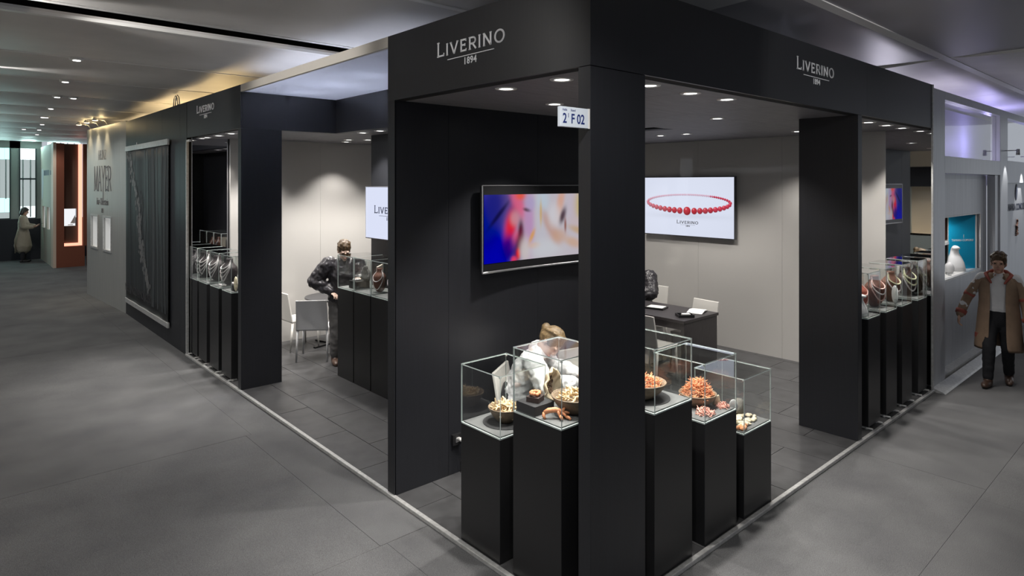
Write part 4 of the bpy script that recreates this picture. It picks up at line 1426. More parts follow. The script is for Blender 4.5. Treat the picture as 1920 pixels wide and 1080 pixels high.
# left row behind the window, right row behind the window
LROW = [(5.80, 6.15), (6.27, 6.62), (6.755, 7.105), (7.17, 7.52)]
for i, (a, b) in enumerate(LROW):
    s = ('first', 'second', 'third', 'fourth')[i]
    plinth('display_plinth', s + ' narrow black plinth from the pillar in the left window', .03, .36, a, b, 1.10, 'plinths in the left window', True, 'x')
    case(s + ' glass necklace case from the pillar in the left window', .03, .36, a, b, 1.10, 0.455, 'necklace cases in the left window', 0.005)
RROW = [(4.15, 4.47), (4.64, 4.96), (5.125, 5.445), (5.66, 5.98)]
for i, (a, b) in enumerate(RROW):
    s = ('first', 'second', 'third', 'fourth')[i]
    plinth('display_plinth', s + ' narrow black plinth from the pillar in the right window', a, b, .04, .37, 1.11, 'plinths in the right window', True, 'y')
    case(s + ' glass necklace case from the pillar in the right window', a, b, .04, .37, 1.11, 0.455, 'necklace cases in the right window', 0.005)

# entrance row in front of the cabin wall
EROW = [(4.765, 5.17), (4.355, 4.745), (3.93, 4.335)]
EL = ['farthest', 'middle', 'nearest']
EC = ['holding a dark block with white jewellery', 'holding a beige book stand and a brown bust', 'partly cut off by the charcoal wall']
for i, (a, b) in enumerate(EROW):
    plinth('display_plinth', EL[i] + ' of the three black plinths at the entrance', 1.115, 1.52, a, b, 1.13, 'plinths at the entrance')
    case('entrance glass case ' + EC[i], 1.115, 1.52, a, b, 1.13, 0.42, 'glass cases at the entrance')


# ---- corals
def coral_mesh(name, m, seed, length, rad, branches, seg=6, bend=0.35):
    rg = random.Random(seed)
    mb = MB()

    def stem(p, d, l, r, n=4):
        pts, rr = [p], [r]
        q = Vector(p)
        dd = Vector(d).normalized()
        for i in range(n):
            dd = (dd + Vector((rg.uniform(-1, 1), rg.uniform(-1, 1), rg.uniform(-1, 1))) * bend).normalized()
            q = q + dd * (l / n)
            pts.append(tuple(q))
            rr.append(r * (1 - .45 * (i + 1) / n) * rg.uniform(.85, 1.15))
        pts.append(tuple(Vector(pts[-1]) + dd * r * .5))
        rr.append(rr[-1] * .4)
        mb.tube(pts, rr, seg)
        return pts, dd
    pts, d = stem((-length / 2, 0, 0), (1, 0, 0), length, rad)
    for k in range(branches):
        i = rg.randint(1, 3)
        v = Vector((rg.uniform(-.2, 1), rg.choice((-1, 1)) * rg.uniform(.5, 1), rg.uniform(-.4, .8)))
        stem(pts[i], v, length * rg.uniform(.3, .5), rad * .7, 3)
    me = mb.mesh(name, m)
    me.polygons.foreach_set('use_smooth', [True] * len(me.polygons))
    return me


CM = {}
for key, m, l, r, br in (('orange', 'coral_orange', .060, .0036, 3), ('pink', 'coral_pink', .046, .0045, 2), ('cream', 'coral_cream', .085, .0095, 2), ('bone', 'coral_cream', .07, .0085, 3)):
    CM[key] = [coral_mesh('coral_' + key, M[m], 40 + 7 * i, l * (0.85 + .1 * i), r, br) for i in range(4)]


def heap(key, name, label, group, cx, cy, cz, R, H, n, seed, cat='coral', tilt=0.5, sc=1.0):
    rg = random.Random(seed)
    for i in range(n):
        rr = R * math.sqrt((i + .5) / n)
        a = i * 2.39996 + rg.uniform(-.3, .3)
        z = cz + H * (1 - (rr / R) ** 2) * (1 if i % 3 else .82) + rg.uniform(-.006, .006)
        o = bpy.data.objects.new(name, rg.choice(CM[key]))
        COL.objects.link(o)
        o.location = (cx + rr * math.cos(a), cy + rr * math.sin(a), z)
        o.rotation_euler = (rg.uniform(0, 6.28), rg.uniform(-tilt, tilt), rg.uniform(0, 6.28))
        s = rg.uniform(.8, 1.15) * sc
        o.scale = (s, s, s)
        tag(o, label, cat, group)


def bowl(label, x, y, z, R, h, group='clay bowls in the glass cases'):
    prof = [(0.0, 0.0), (R * .42, 0.0), (R * .5, h * .08), (R * .78, h * .45), (R * .96, h * .85), (R, h), (R * .955, h * 1.02), (R * .91, h * .9), (R * .7, h * .5), (R * .4, h * .18), (0.0, h * .14)]
    o = MB().lathe(prof, seg=36).build('clay_bowl', M['bowl'], None, (x, y, z), smooth=True)
    tag(o, label, 'bowl', group)
    MB().tube([(R * .98 * math.cos(t), R * .98 * math.sin(t), h) for t in [2 * PI * k / 36 for k in range(37)]], R * .035, 6).build('rim_band', M['bowl'], o, smooth=True)
    return o


F = 0.017
# case 1
felt_disc(.235, .965, .815 + F, .155, 'round dark felt disc under the single bowl of cream coral')
bowl('clay bowl of cream coral in the leftmost corner case', .235, .965, .815 + F + .003, .118, .098)
heap('cream', 'coral_piece', 'cream coral piece in the leftmost bowl', 'coral in the leftmost bowl', .235, .965, .912, .072, .040, 26, 11)
# case 2
bowl('clay bowl of tangled cream coral beside the fluted shell', .275, .37, 1.03 + F, .142, .10)
heap('bone', 'coral_piece', 'cream coral piece in the bowl beside the fluted shell', 'coral in the bowl by the shell', .275, .37, 1.132, .092, .040, 38, 12)
o = MB().box(-.083, -.083, 0, .083, .083, .058).build('display_block', M['blackmat'], None, (.112, .548, 1.03 + F), bevel=0.002)
tag(o, 'large dark felt block in the case with the fluted shell', 'block')
o = MB().box(-.042, -.042, 0, .042, .042, .032).build('display_block', mat('block_brown', (.05, .03, .026), .7), None, (.112, .548, 1.03 + F + .058), 0.35, bevel=0.002)
tag(o, 'small brown block on top of the dark felt block', 'block')
mb = MB()
rg = random.Random(5)
for k in range(9):
    a = k * .7
    mb.ell((.03 * math.cos(a), .024 * math.sin(a), .014 + rg.uniform(-.002, .004)), .014, .013, .012, seg=8, rings=6)
mb.tube([(.03 * math.cos(t), .024 * math.sin(t), .014) for t in [2 * PI * k / 20 for k in range(21)]], .009, 6)
o = mb.build('coral_ring', M['coral_orange'], None, (.112, .548, 1.03 + F + .091), .3, smooth=True)
tag(o, 'knobbly orange coral ring on the small brown block', 'coral')
# antler shaped coral in front
mb = MB()
mb.tube([(-.075, .0, .032), (-.05, .0, .045), (-.01, 0, .05), (.03, .005, .036), (.055, .01, .018)], [.013, .016, .017, .016, .012], 8)
for (p, q) in (((.0, 0, .048), (.02, -.03, .012)), ((.03, .0, .036), (.06, -.025, .01)), ((.04, .005, .03), (.075, .0, .03)), ((.05, .01, .02), (.07, .02, .006)), ((.03, .0, .036), (.05, .02, .055)), ((.02, -.03, .02), (.03, -.05, .008)), ((.06, -.02, .014), (.08, -.04, .006))):
    mb.tube([p, tuple((Vector(p) + Vector(q)) / 2 + Vector((0, 0, .004))), q], [.011, .009, .006], 7)
mb.tube([(-.075, 0, .032), (-.08, -.012, .014), (-.07, -.02, .004)], [.012, .010, .007], 7)
o = mb.build('coral_branch', M['coral_orange'], None, (.115, .365, 1.03 + F), -.75, smooth=True)
tag(o, 'orange and cream antler shaped coral branch in front of the blocks', 'coral')
# fluted clam shell, standing upright, hollow side to the right
rows, colsn = 12, 36
rin, rout = [], []
for j in range(rows + 1):
    t = j / rows                                  # hinge to lip
    ring_ = []
    for i in range(colsn + 1):
        s = i / colsn * 2 - 1
        ang_ = s * 1.25
        rip = 1 + .035 * math.cos(ang_ * 15) * t ** .7
        rad_ = .205 * t * (1 - .18 * abs(s) ** 2) * rip
        depth = .085 * math.sin(min(1, t * 1.02) * PI * .5) ** .6 * (1 - t ** 3 * .75) * (1 - .5 * s * s)
        ring_.append((-depth - .007 * math.cos(ang_ * 15) * t, rad_ * math.sin(ang_) * .62, rad_ * math.cos(ang_)))
    rout.append(ring_)
mb = MB().rings(rout, closed=False, cap=False)
o = mb.build('clam_shell', M['shell'], None, (.325, .575, 1.03 + F), -1.35, smooth=True, solid=.012)
tag(o, 'upright fluted giant clam shell behind the cream coral bowl', 'shell')
mb = MB()
rg = random.Random(8)
for k in range(46):
    t = rg.uniform(.25, .8)
    a = rg.uniform(-.45, .45)
    rad_ = .2 * t
    dep = .085 * math.sin(min(1, t) * PI * .5) ** .6 * (1 - t ** 3 * .75)
    mb.ell((-dep + .012, rad_ * math.sin(a) * .62, rad_ * math.cos(a)), .008, .008, .008, seg=6, rings=4)
mb.build('crust', mat('shell_crust', (.16, .10, .06), .8), o, smooth=True)
# case 3
felt_disc(.80, .235, 1.035 + F, .165, 'round dark felt disc under the bowl right of the corner pillar')
bowl('clay bowl of orange coral right of the corner pillar', .79, .24, 1.035 + F + .003, .15, .10)
heap('orange', 'coral_twig', 'orange coral twig in the bowl right of the pillar', 'coral in the bowl right of the pillar', .79, .24, 1.140, .118, .045, 110, 13)
o = MB().box(-.05, -.008, 0, .05, .008, .012).build('white_clip', M['white'], None, (.965, .30, 1.035 + F), -.2)
tag(o, 'short white strip lying beside the right bowl of orange coral', 'strip')
# case 4
bowl('clay bowl heaped with orange coral twigs in the mid height case', 1.43, .235, .838 + F, .132, .088)
heap('orange', 'coral_twig', 'orange coral twig on the tall heap in the mid height case', 'coral on the tall heap', 1.43, .235, .930, .104, .105, 180, 14)
heap('orange', 'coral_twig', 'orange coral twig spilling left beside the heaped bowl', 'coral spilling beside the heaped bowl', 1.265, .31, .862, .055, .07, 40, 15)
heap('pink', 'coral_stub', 'pink coral stub in the front left pile of the heaped case', 'pink coral front left', 1.315, .105, .862, .062, .022, 46, 16)
heap('pink', 'coral_stub', 'pink coral stub in the right pile of the heaped case', 'pink coral right', 1.525, .095, .862, .042, .016, 26, 17)
o = MB().rings([[(-.03, -.012, 0), (.03, -.012, 0), (.03, .012, 0), (-.03, .012, 0)], [(-.02, -.01, .03), (.028, -.01, .03), (.028, .01, .03), (-.02, .01, .03)], [(.0, -.006, .06), (.022, -.006, .066), (.022, .006, .066), (.0, .006, .06)]]).build('shell_chip', M['stone_cream'], None, (1.545, .155, .838 + F), -.4, bevel=.003)
tag(o, 'cream pointed stone chip behind the right pile of pink coral', 'stone')
# case 5
SM = []
for i in range(5):
    rg = random.Random(60 + i)
    bmm = bmesh.new()
    bmesh.ops.create_icosphere(bmm, subdivisions=3, radius=1)
    ph_ = [rg.uniform(0, 6.28) for _ in range(6)]
    for v in bmm.verts:
        c_ = v.co.copy()
        v.co *= 1 + .14 * math.sin(2.3 * c_.x + ph_[0]) * math.sin(2.1 * c_.y + ph_[1]) + .10 * math.sin(4.1 * c_.z + ph_[2]) * math.sin(3.7 * c_.x + ph_[3]) + .05 * math.sin(8 * c_.y + ph_[4]) * math.sin(9 * c_.z + ph_[5])
    me = bpy.data.meshes.new('pebble')
    bmm.to_mesh(me)
    bmm.free()
    me.polygons.foreach_set('use_smooth', [True] * len(me.polygons))
    SM.append(me)


def pebble(x, y, z, sx, sy, sz, m, label, group, rz, name='stone'):
    me = SM[random.randint(0, 4)].copy()
    me.materials.append(M[m])
    o = bpy.data.objects.new(name, me)
    COL.objects.link(o)
    o.location = (x, y, z + sz * .9)
    o.scale = (sx, sy, sz)
    o.rotation_euler = (0, 0, rz)
    tag(o, label, 'stone', group)
    return o


rg = random.Random(31)
zb = .628 + F
for k in range(34):
    x, y = rg.uniform(1.76, 2.06), rg.uniform(.055, .22)
    pebble(x, y, zb, rg.uniform(.016, .03), rg.uniform(.012, .02), rg.uniform(.010, .017), 'stone_cream', 'small cream stone in the lowest case', 'cream stones', rg.uniform(0, 3))
for k in range(11):
    x, y = rg.uniform(1.72, 1.83), rg.uniform(.05, .095)
    pebble(x, y, zb, rg.uniform(.014, .024), rg.uniform(.012, .018), rg.uniform(.010, .017), 'stone_orange', 'small orange stone at the front of the lowest case', 'orange stones', rg.uniform(0, 3))
for k in range(9):
    x, y = rg.uniform(1.74, 2.0), rg.uniform(.22, .36)
    pebble(x, y, zb, rg.uniform(.025, .045), rg.uniform(.02, .034), rg.uniform(.018, .030), 'stone_grey', 'rough grey stone at the back of the lowest case', 'grey stones', rg.uniform(0, 3))
for (x, y, a, b, c, lab) in ((2.0, .24, .07, .05, .07, 'largest rough grey rock, standing in for a reflection in the lowest case'), (1.77, .19, .05, .035, .055, 'rough grey rock below the white oval shell')):
    pebble(x, y, zb, a, b, c, 'stone_grey', lab, None, .4, 'rock')  # the largest rock takes the place of a reflected shape in the glass
o = MB().ell((0, 0, 0), .034, .009, .05, seg=18, rings=10).build('oval_shell', M['bust_white'], None, (1.775, .15, zb + .145), -.7, smooth=True)
tag(o, 'white oval shell standing on the grey rock in the lowest case', 'shell')


# ---- necklace busts with strings
def bead_string(name, label, fn, n, r, m, parent=None, group=None, cat='necklace', loc=(0, 0, 0), rz=0):
    bm0 = bmesh.new()
    bmesh.ops.create_icosphere(bm0, subdivisions=1, radius=1)
    vs0 = [v.co.copy() for v in bm0.verts]
    fs0 = [tuple(v.index for v in f.verts) for f in bm0.faces]
    bm0.free()
    mb = MB()
    for i in range(n):
        p = Vector(fn(i / (n - 1)))
        mb.add([p + v * r for v in vs0], fs0)
    o = mb.build(name, M[m], parent, loc, rz, smooth=True)
    if parent is None:
        tag(o, label, cat, group)
    return o


def bust_c(zz):
    if zz < .25:
        return math.sqrt(max(0, 1 - zz * zz))
    t = min(1, (zz - .25) / .5)
    t = t * t * (3 - 2 * t)
    return .968 * (1 - t) + .42 * t


def bustpt(s, drop, RX, RY, RZ, k=1.04):
    """point on the half egg: s -1..1 along the string, drop 0..1 how low it hangs (faces local +x)"""
    top = 0.80
    low = top - drop * 1.25
    zz = low + (top - low) * abs(s) ** 2.1
    ph = s * 1.5
    c = bust_c(zz)
    return (RX * k * c * math.cos(ph), RY * k * c * math.sin(ph), RZ * .5 * (1 + zz * k))


def bust_set(where, x, y, z, rz, m, strings, RX=.085, RY=.105, RZ=.36, group='busts', ordn=''):
    mb = MB().rings([[(RX * bust_c(q) * math.cos(a), RY * bust_c(q) * math.sin(a), RZ * .5 * (1 + q)) for a in [2 * PI * k / 24 for k in range(24)]] for q in [-.96 + 1.9 * i / 20 for i in range(21)]])
    o = mb.build('neck_bust', M[m], None, (x, y, z - RZ * .5 * .04), rz, smooth=True)
    tag(o, '%s necklace bust in the %s' % ({'bust_black': 'dark', 'bust_brown': 'brown', 'bust_red': 'reddish', 'bust_white': 'white'}[m], where), 'bust', group)
    for q, (drop, r, mm) in enumerate(strings):
        n = int(0.62 * (0.7 + drop) / (r * 2)) + 8
        bead_string('necklace', '%s bead string from the top on the bust, %s' % (('first', 'second', 'third', 'fourth')[q], where), lambda t, d=drop: bustpt(t * 2 - 1, d, RX, RY, RZ), n, r, mm, None, group + ' necklaces', loc=(x, y, z - RZ * .5 * .04), rz=rz)
    return o


for i, (a, b) in enumerate(LROW):
    wh = ('first', 'second', 'third', 'fourth')[i] + ' case of the left window'
    zc = 1.10 + F
    if i == 0:
        o = MB().box(-.05, -.05, 0, .05, .05, .07).build('display_block', M['blackmat'], None, (.13, 5.92, zc), bevel=.002)
        tag(o, 'dark block with pearls beside the pillar in the left window', 'block')
        for k in range(7):
            o = MB().ell((0, 0, .016), .016, .016, .016, seg=10, rings=8).build('pearl', M['pearl'], None, (.10 + .03 * (k % 3), 5.885 + .032 * (k // 3), zc + .07), smooth=True)
            tag(o, 'large white pearl on the dark block in the left window', 'pearl', 'pearls on the dark block')
        # black metal frame stand with a clear stone
        o = MB().tube([(0, -.05, 0), (0, -.05, .22), (0, .05, .22), (0, .05, 0)], .006, 6).build('jewel_stand', M['black'], None, (.24, 6.03, zc))
        tag(o, 'thin black hoop stand in the first left window case', 'stand')
        MB().box(-.004, -.04, .20, .004, .04, .222).build('stand_card', M['white'], o)
        o = MB().ell((0, 0, .09), .02, .045, .09, seg=14, rings=10).build('shell_plate', M['stone_cream'], None, (.10, 5.845, zc), smooth=True)
        tag(o, 'upright cream oval plate beside the pillar in the left window', 'plate')
        continue
    bust_set(wh, .21, (a + b) / 2 - .03, zc, PI, 'bust_black', [(.45, .0085, 'pearl'), (.68, .0085, 'pearl'), (.92, .0085, 'pearl'), (1.15, .009, 'pearl')], .10, .125, .36, 'left window busts')
    if i == 1:
        for k in range(8):
            o = MB().ell((0, 0, .014), .014, .014, .014, seg=10, rings=8).build('pearl', M['pearl'], None, (.09 + .035 * (k % 2), 6.31 + .035 * (k // 2), zc), smooth=True)
            tag(o, 'white pearl lying in front of the second bust in the left window', 'pearl', 'pearls in front of the second bust')
RS = [('bust_red', [(.55, .008, 'pearl_pink'), (.95, .008, 'pearl_pink')]), ('bust_brown', [(.5, .009, 'pearl_pink'), (.75, .009, 'pearl'), (1.05, .009, 'pearl_pink')]),
      ('bust_brown', [(.5, .010, 'gem_green'), (.85, .010, 'pearl')]), ('bust_black', [(.5, .012, 'gem_green'), (.8, .012, 'gem_green'), (1.1, .010, 'pearl')])]
for i, (a, b) in enumerate(RROW):
    wh = ('first', 'second', 'third', 'fourth')[i] + ' case of the right window'
    bust_set(wh, (a + b) / 2 + .04, .22, 1.11 + F, -PI / 2 - .25, RS[i][0], RS[i][1], .09, .115, .35, 'right window busts')
    if i == 0:
        o = neck_bust('neck_bust', 'small white bust in the first case of the right window', (4.23, .12, 1.11 + F), -PI / 2, .2, M['bust_white'])
    if i == 2:
        o = MB().ell((0, 0, .10), .015, .05, .10, seg=14, rings=10).build('shell_plate', M['bust_white'], None, (5.19, .13, 1.11 + F), -.6, smooth=True)
        tag(o, 'upright pale oval plate in the third case of the right window', 'plate')

# entrance cases
ze = 1.13 + F
o = MB().box(-.09, -.10, 0, .09, .10, .09).build('display_block', M['black'], None, (1.27, 4.90, ze), bevel=.002)
tag(o, 'dark block in the farthest entrance case', 'block')
mb = MB()
for k in range(10):
    a = k * .63
    mb.ell((.035 * math.cos(a), .035 * math.sin(a), .012 + .004 * (k % 2)), .014, .014, .012, seg=8, rings=6)
o = mb.build('bracelet', M['pearl'], None, (1.24, 4.92, ze + .09), smooth=True)
tag(o, 'white bead bracelet on the dark block in the farthest entrance case', 'bracelet')
mb = MB()
mb.limb([(0, 0, .03), (.01, .02, .09), (.0, -.01, .16)], [.035, .05, .03], 10)
mb.limb([(0.02, -.05, .02), (.03, -.06, .08), (.02, -.03, .12)], [.025, .03, .02], 10)
o = mb.build('dark_coral', M['cloth_grey'], None, (1.33, 4.86, ze + .09), smooth=True)
tag(o, 'dark lumpy coral piece on the block in the farthest entrance case', 'coral')
o = MB().box(-.012, -.13, 0, .012, .13, .29).build('book_stand', mat('beige_book', (.62, .54, .46), .6, noise=.15, nscale=5), None, (1.40, 4.63, ze), -.75, bevel=.002)
tag(o, 'upright beige book stand in the middle entrance case', 'stand')
bust_set('middle entrance case', 1.30, 4.455, ze, PI + .3, 'bust_brown', [(.7, .006, 'pearl'), (1.2, .006, 'pearl')], .07, .085, .30, 'entrance bust')
bust_set('nearest entrance case', 1.30, 4.12, ze, PI + .3, 'bust_brown', [(.8, .006, 'pearl')], .07, .085, .28, 'nearest entrance bust')


# ================================================================== FURNITURE
def chair(label, x, y, rz, m='leather_white', group=None):
    r = empty('white_chair', (x, y, 0.025), rz)
    tag(r, label, 'chair', group)
    mm = M[m]
    MB().box(-.205, -.215, .415, .215, .215, .45).build('seat', mm, r, bevel=.012)
    rl = []
    for i in range(7):
        t = i / 6
        z = .43 + t * .41
        xx = -.20 - .045 * t - .02 * t * t
        hw = .215 - .012 * t
        rl.append([(xx - .012, -hw, z), (xx + .012, -hw, z), (xx + .012, hw, z), (xx - .012, hw, z)])
    MB().rings(rl).build('backrest', mm, r, bevel=.006)
    for sx in (-1, 1):
        for sy in (-1, 1):
            x0, y0 = sx * .19 + .005, sy * .195
            x1, y1 = sx * .205 + (-.02 if sx < 0 else .01), sy * .205
            MB().tube([(x1, y1, 0), (x0, y0, .42)], [(.012, .012), (.019, .017)], 8).build('leg', mm, r, smooth=True)
    return r


# round table group
t = empty('round_table', (1.80, 6.72, 0.025))
tag(t, 'round dark table on a slim foot by the glossy white wall', 'table')
MB().lathe([(0, .69), (.38, .69), (.395, .70), (.395, .715), (.39, .72), (0, .72)], seg=44).build('tabletop', M['table'], t, smooth=False)
MB().lathe([(0, .0), (.03, .0), (.03, .69), (0, .69)], seg=16).build('column', M['black'], t, smooth=True)
for a in (.3, .3 + PI / 2):
    MB().obox((0, 0, .012), (.34 * math.cos(a), .34 * math.sin(a), 0), (-.022 * math.sin(a), .022 * math.cos(a), 0), (0, 0, .012)).build('foot_bar', M['black'], t)
chair('pale grey chair with its back to the entrance at the round table', 1.27, 6.155, .95, 'leather_grey')
chair('white chair seen from the side against the glossy wall by the round table', 1.33, 6.84, .05)
chair('white chair behind the standing visitor at the round table', 1.90, 6.02, 1.75)

# desk group
dk = empty('desk', (4.195, 2.148, 0.025))
tag(dk, 'dark wood desk with slab ends in front of the bead necklace screen', 'desk')
MB().box(0, 0, .69, .80, 2.2, .725).build('desktop', M['desk'], dk, bevel=.003)
MB().box(.02, 0.012, 0, .78, .06, .69).build('side_panel', M['desk'], dk, bevel=.002)
MB().box(.02, 2.14, 0, .78, 2.19, .69).build('side_panel', M['desk'], dk, bevel=.002)
MB().box(.03, .06, .60, .05, 2.14, .69).build('apron', M['desk'], dk)
chair('white chair in front of the desk with its back to the corner cases', 3.93, 2.42, 0.0)
chair('white chair behind the near end of the desk', 4.86, 2.44, PI - .12)
chair('white chair under the seated visitor behind the desk', 5.42, 3.60, PI)
o = MB().box(-.10, -.13, 0, .10, .13, .022).box(-.085, -.11, .022, .085, .11, .027, 1).build('flat_tray', [M['black'], M['white']], None, (4.62, 2.86, .75), .25, bevel=.002)
tag(o, 'flat black tray with a white sheet near the far end of the desk', 'tray')
tr_ = MB().box(-.08, -.10, 0, .08, .10, .008).box(-.08, -.10, .008, -.07, .10, .035).box(.07, -.10, .008, .08, .10, .035).box(-.07, -.10, .008, .07, -.09, .035).box(-.07, .09, .008, .07, .10, .035).build('open_tray', M['black'], None, (4.44, 2.30, .75), .9)
tag(tr_, 'small open black tray at the near corner of the desk', 'tray')
o = MB().box(-.035, -.05, 0, .035, .05, .03).build('paper_pad', M['paper'], None, (4.45, 2.29, .758), .9)
tag(o, 'white paper pad lying in the small black tray', 'paper')
bk = MB().add([(-.15, -.10, 0), (0, -.10, .018), (.15, -.10, .004), (.15, .10, .004), (0, .10, .018), (-.15, .10, 0), (-.15, -.10, .008), (0, -.10, .03), (.15, -.10, .014), (.15, .10, .014), (0, .10, .03), (-.15, .10, .008)],
              [(0, 5, 4, 1), (1, 4, 3, 2), (6, 7, 10, 11), (7, 8, 9, 10), (0, 1, 7, 6), (1, 2, 8, 7), (2, 3, 9, 8), (3, 4, 10, 9), (4, 5, 11, 10), (5, 0, 6, 11)]).build('open_booklet', M['paper'], None, (4.82, 2.36, .75), .3)
tag(bk, 'open white booklet on the desk beside the far white chair', 'booklet')
wb = empty('waste_bin', (4.60, 3.05, .025))
tag(wb, 'white box with a dark slot standing under the desk', 'box')
MB().box(-.16, -.2, 0, .16, .2, .45).build('body', M['white'], wb, bevel=.006)
MB().box(-.168, -.06, .30, -.158, .06, .36).build('slot', M['black'], wb)

# table and chairs of the worker behind the corner cases
t2 = empty('round_table', (1.42, 1.30, 0.025))
tag(t2, 'round dark table in front of the bending worker, behind the corner cases', 'table')
MB().lathe([(0, .69), (.30, .69), (.31, .70), (.31, .715), (.305, .72), (0, .72)], seg=40).build('tabletop', M['table'], t2)
MB().lathe([(0, .0), (.17, .0), (.17, .012), (.03, .02), (.03, .69), (0, .69)], seg=20).build('column', M['black'], t2, smooth=True)
chair('white chair under the bending worker in the white shirt', 1.12, 1.66, -1.02)
chair('white chair by the charcoal wall on the far side of the worker', 1.88, 1.62, -1.75)

# ================================================================== PEOPLE
def V3(*a): return Vector(a)


def add_hand(mb, w, d, n, thumb, curl):
    w, d, n = Vector(w), Vector(d).normalized(), Vector(n)
    n = (n - d * n.dot(d)).normalized()
    s = d.cross(n).normalized() * thumb
    mb.tube([w - d * .02, w + d * .01, w + d * .05, w + d * .088], [(.019, .024), (.017, .027), (.016, .041), (.012, .040)], 12, up=n)
    for j, ln in enumerate((.068, .077, .072, .056)):
        p = w + d * .08 + s * (.031 - .021 * j)
        pts = [tuple(p)]
        for k, fr in enumerate((.42, .32, .26)):
            th = curl * (.35, .95, 1.4)[k]
            p = p + (d * math.cos(th) + n * math.sin(th)) * ln * fr + s * (.002 * (1.5 - j))
            pts.append(tuple(p))
        mb.limb(pts, [.0092, .0088, .008, .007], 8)
    p = w + d * .02 + s * .028
    pts = [tuple(p), tuple(p + d * .026 + s * .026 + n * .008), tuple(p + d * .055 + s * .034 + n * .018), tuple(p + d * .075 + s * .034 + n * .026)]
    mb.limb(pts, [.013, .011, .0095, .008], 8)


def figure(name, label, loc, rz, J, skin, hair, style, garments):
    """local frame: +x forward, +y left, +z up; one continuous body mesh, clothes and hair as children"""
    J = {k: Vector(v) for k, v in J.items()}
    mb = MB()
    pel, che, nek, hd = J['pelvis'], J['chest'], J['neck'], J['head']
    mb.limb([pel, pel.lerp(che, .45), che, che.lerp(nek, .6), nek], [(.095, .145), (.085, .125), (.10, .155), (.075, .12), (.052, .06)], 16)
    f = J['face'].normalized()
    up = (hd - nek)
    up = (up - f * up.dot(f)).normalized()
    sd = up.cross(f)
    R3 = Matrix((f, sd, up)).transposed()
    mb.limb([nek - Vector((0, 0, .03)), hd - up * .06 - f * .02], [.052, .050], 12)
    mb.ell(hd + up * .025 - f * .008, .094, .076, .098, R3, 18, 12)
    mb.ell(hd + f * .022 - up * .045, .066, .060, .072, R3, 16, 10)
    mb.ell(hd + f * .062 - up * .098, .024, .028, .020, R3, 10, 8)
    mb.tube([hd + f * .088 + up * .022, hd + f * .105 - up * .012, hd + f * .094 - up * .030], [.009, .014, .010], 8)
    mb.ell(hd + f * .083 - up * .058, .012, .022, .011, R3, 10, 6)
    for s in (1, -1):
        mb.ell(hd + sd * .076 * s - up * .008 - f * .01, .019, .010, .030, R3, 10, 8)
        mb.ell(hd + f * .082 + sd * .033 * s + up * .030, .012, .02, .008, R3, 8, 6)
        k = 'L' if s > 0 else 'R'
        sh, el, wr = J['sho' + k], J['elb' + k], J['wri' + k]
        mb.limb([che.lerp(nek, .45), sh], [.06, .055], 12)
        mb.limb([sh, sh.lerp(el, .5), el], [.052, .045, .038], 12)
        mb.limb([el, el.lerp(wr, .4), wr], [.037, .036, .025], 12)
        add_hand(mb, wr, J.get('hd' + k, wr - el), J.get('hn' + k, Vector((0, 0, -1))), J.get('th' + k, Vector((1, 0, 0))).x * (-s), .9 if 'curl' not in J else J['curl'].x)
        hp, kn, an = J['hip' + k], J['kne' + k], J['ank' + k]
        mb.limb([pel.lerp(hp, .4), hp, hp.lerp(kn, .5), kn], [.09, .085, .072, .054], 12)
        mb.limb([kn, kn.lerp(an, .35), an], [.052, .052, .036], 12)
        toe = J.get('toe' + k, Vector((1, 0, 0))).normalized()
        mb.limb([an + Vector((0, 0, -.05)), an + toe * .11 + Vector((0, 0, -.058))], [.032, .024], 10)
    body = mb.build(name, M[skin], None, loc, rz, remesh=.0065)
    body.modifiers['smooth'].iterations = 2
    tag(body, label, 'person')
    for s in (1, -1):
        MB().ell(hd + f * .0845 + sd * .033 * s + up * .012, .009, .013, .008, R3, 10, 8).build('eye', M['eye'], body, smooth=True)
    MB().ell(hd + f * .0925 - up * .0585, .007, .022, .008, R3, 10, 6).build('lips', M['lips'], body, smooth=True)
    # hair
    mb = MB()
    mb.ell(hd + up * .040 - f * .022, .104, .089, .104, R3, 18, 12)
    if style == 'bun':
        mb.ell(hd + up * .015 - f * .06, .075, .082, .085, R3, 14, 10)
        mb.ell(hd + up * .02 - f * .128, .042, .046, .042, R3, 12, 8)
        for q in range(10):
            a = -1.2 + q * .27
            mb.tube([hd + up * .12 + f * .04 + sd * .05 * a, hd + up * .10 - f * .02 + sd * .085 * a, hd + up * .03 - f * .105 + sd * .06 * a], [.010, .014, .010], 6)
    elif style == 'short':
        mb.ell(hd + up * .0 - f * .05, .068, .084, .085, R3, 14, 10)
        mb.ell(hd + up * .058 - f * .018, .100, .088, .090, R3, 16, 10)
        for q in range(16):
            a_, b_ = q * 2.4, .25 + .55 * ((q * 7) % 16) / 16
            mb.ell(hd + up * (.045 + .10 * math.cos(b_ * 1.5)) + sd * (.085 * math.cos(a_) * math.sin(b_ * 1.5)) + f * (-.02 + .09 * math.sin(a_) * math.sin(b_ * 1.5)), .026, .024, .02, R3, 8, 6)
    else:     # bob
        mb.ell(hd - up * .03 - f * .055, .07, .09, .10, R3, 14, 10)
        for s in (1, -1):
            mb.limb([hd + sd * .078 * s + up * .05 - f * .005, hd + sd * .088 * s - up * .04 - f * .01, hd + sd * .075 * s - up * .10 - f * .015], [.03, .03, .018], 10)
        mb.ell(hd + up * .085 + f * .045, .045, .07, .03, R3, 12, 8)
    mb.build('hair', M[hair], body, remesh=.008, wrinkle=(.012, .03))
    for (gname, gm, fn, vox, wr_) in garments:
        g = MB()
        fn(g, J)
        g.build(gname, M[gm], body, remesh=vox, wrinkle=wr_)
    return body


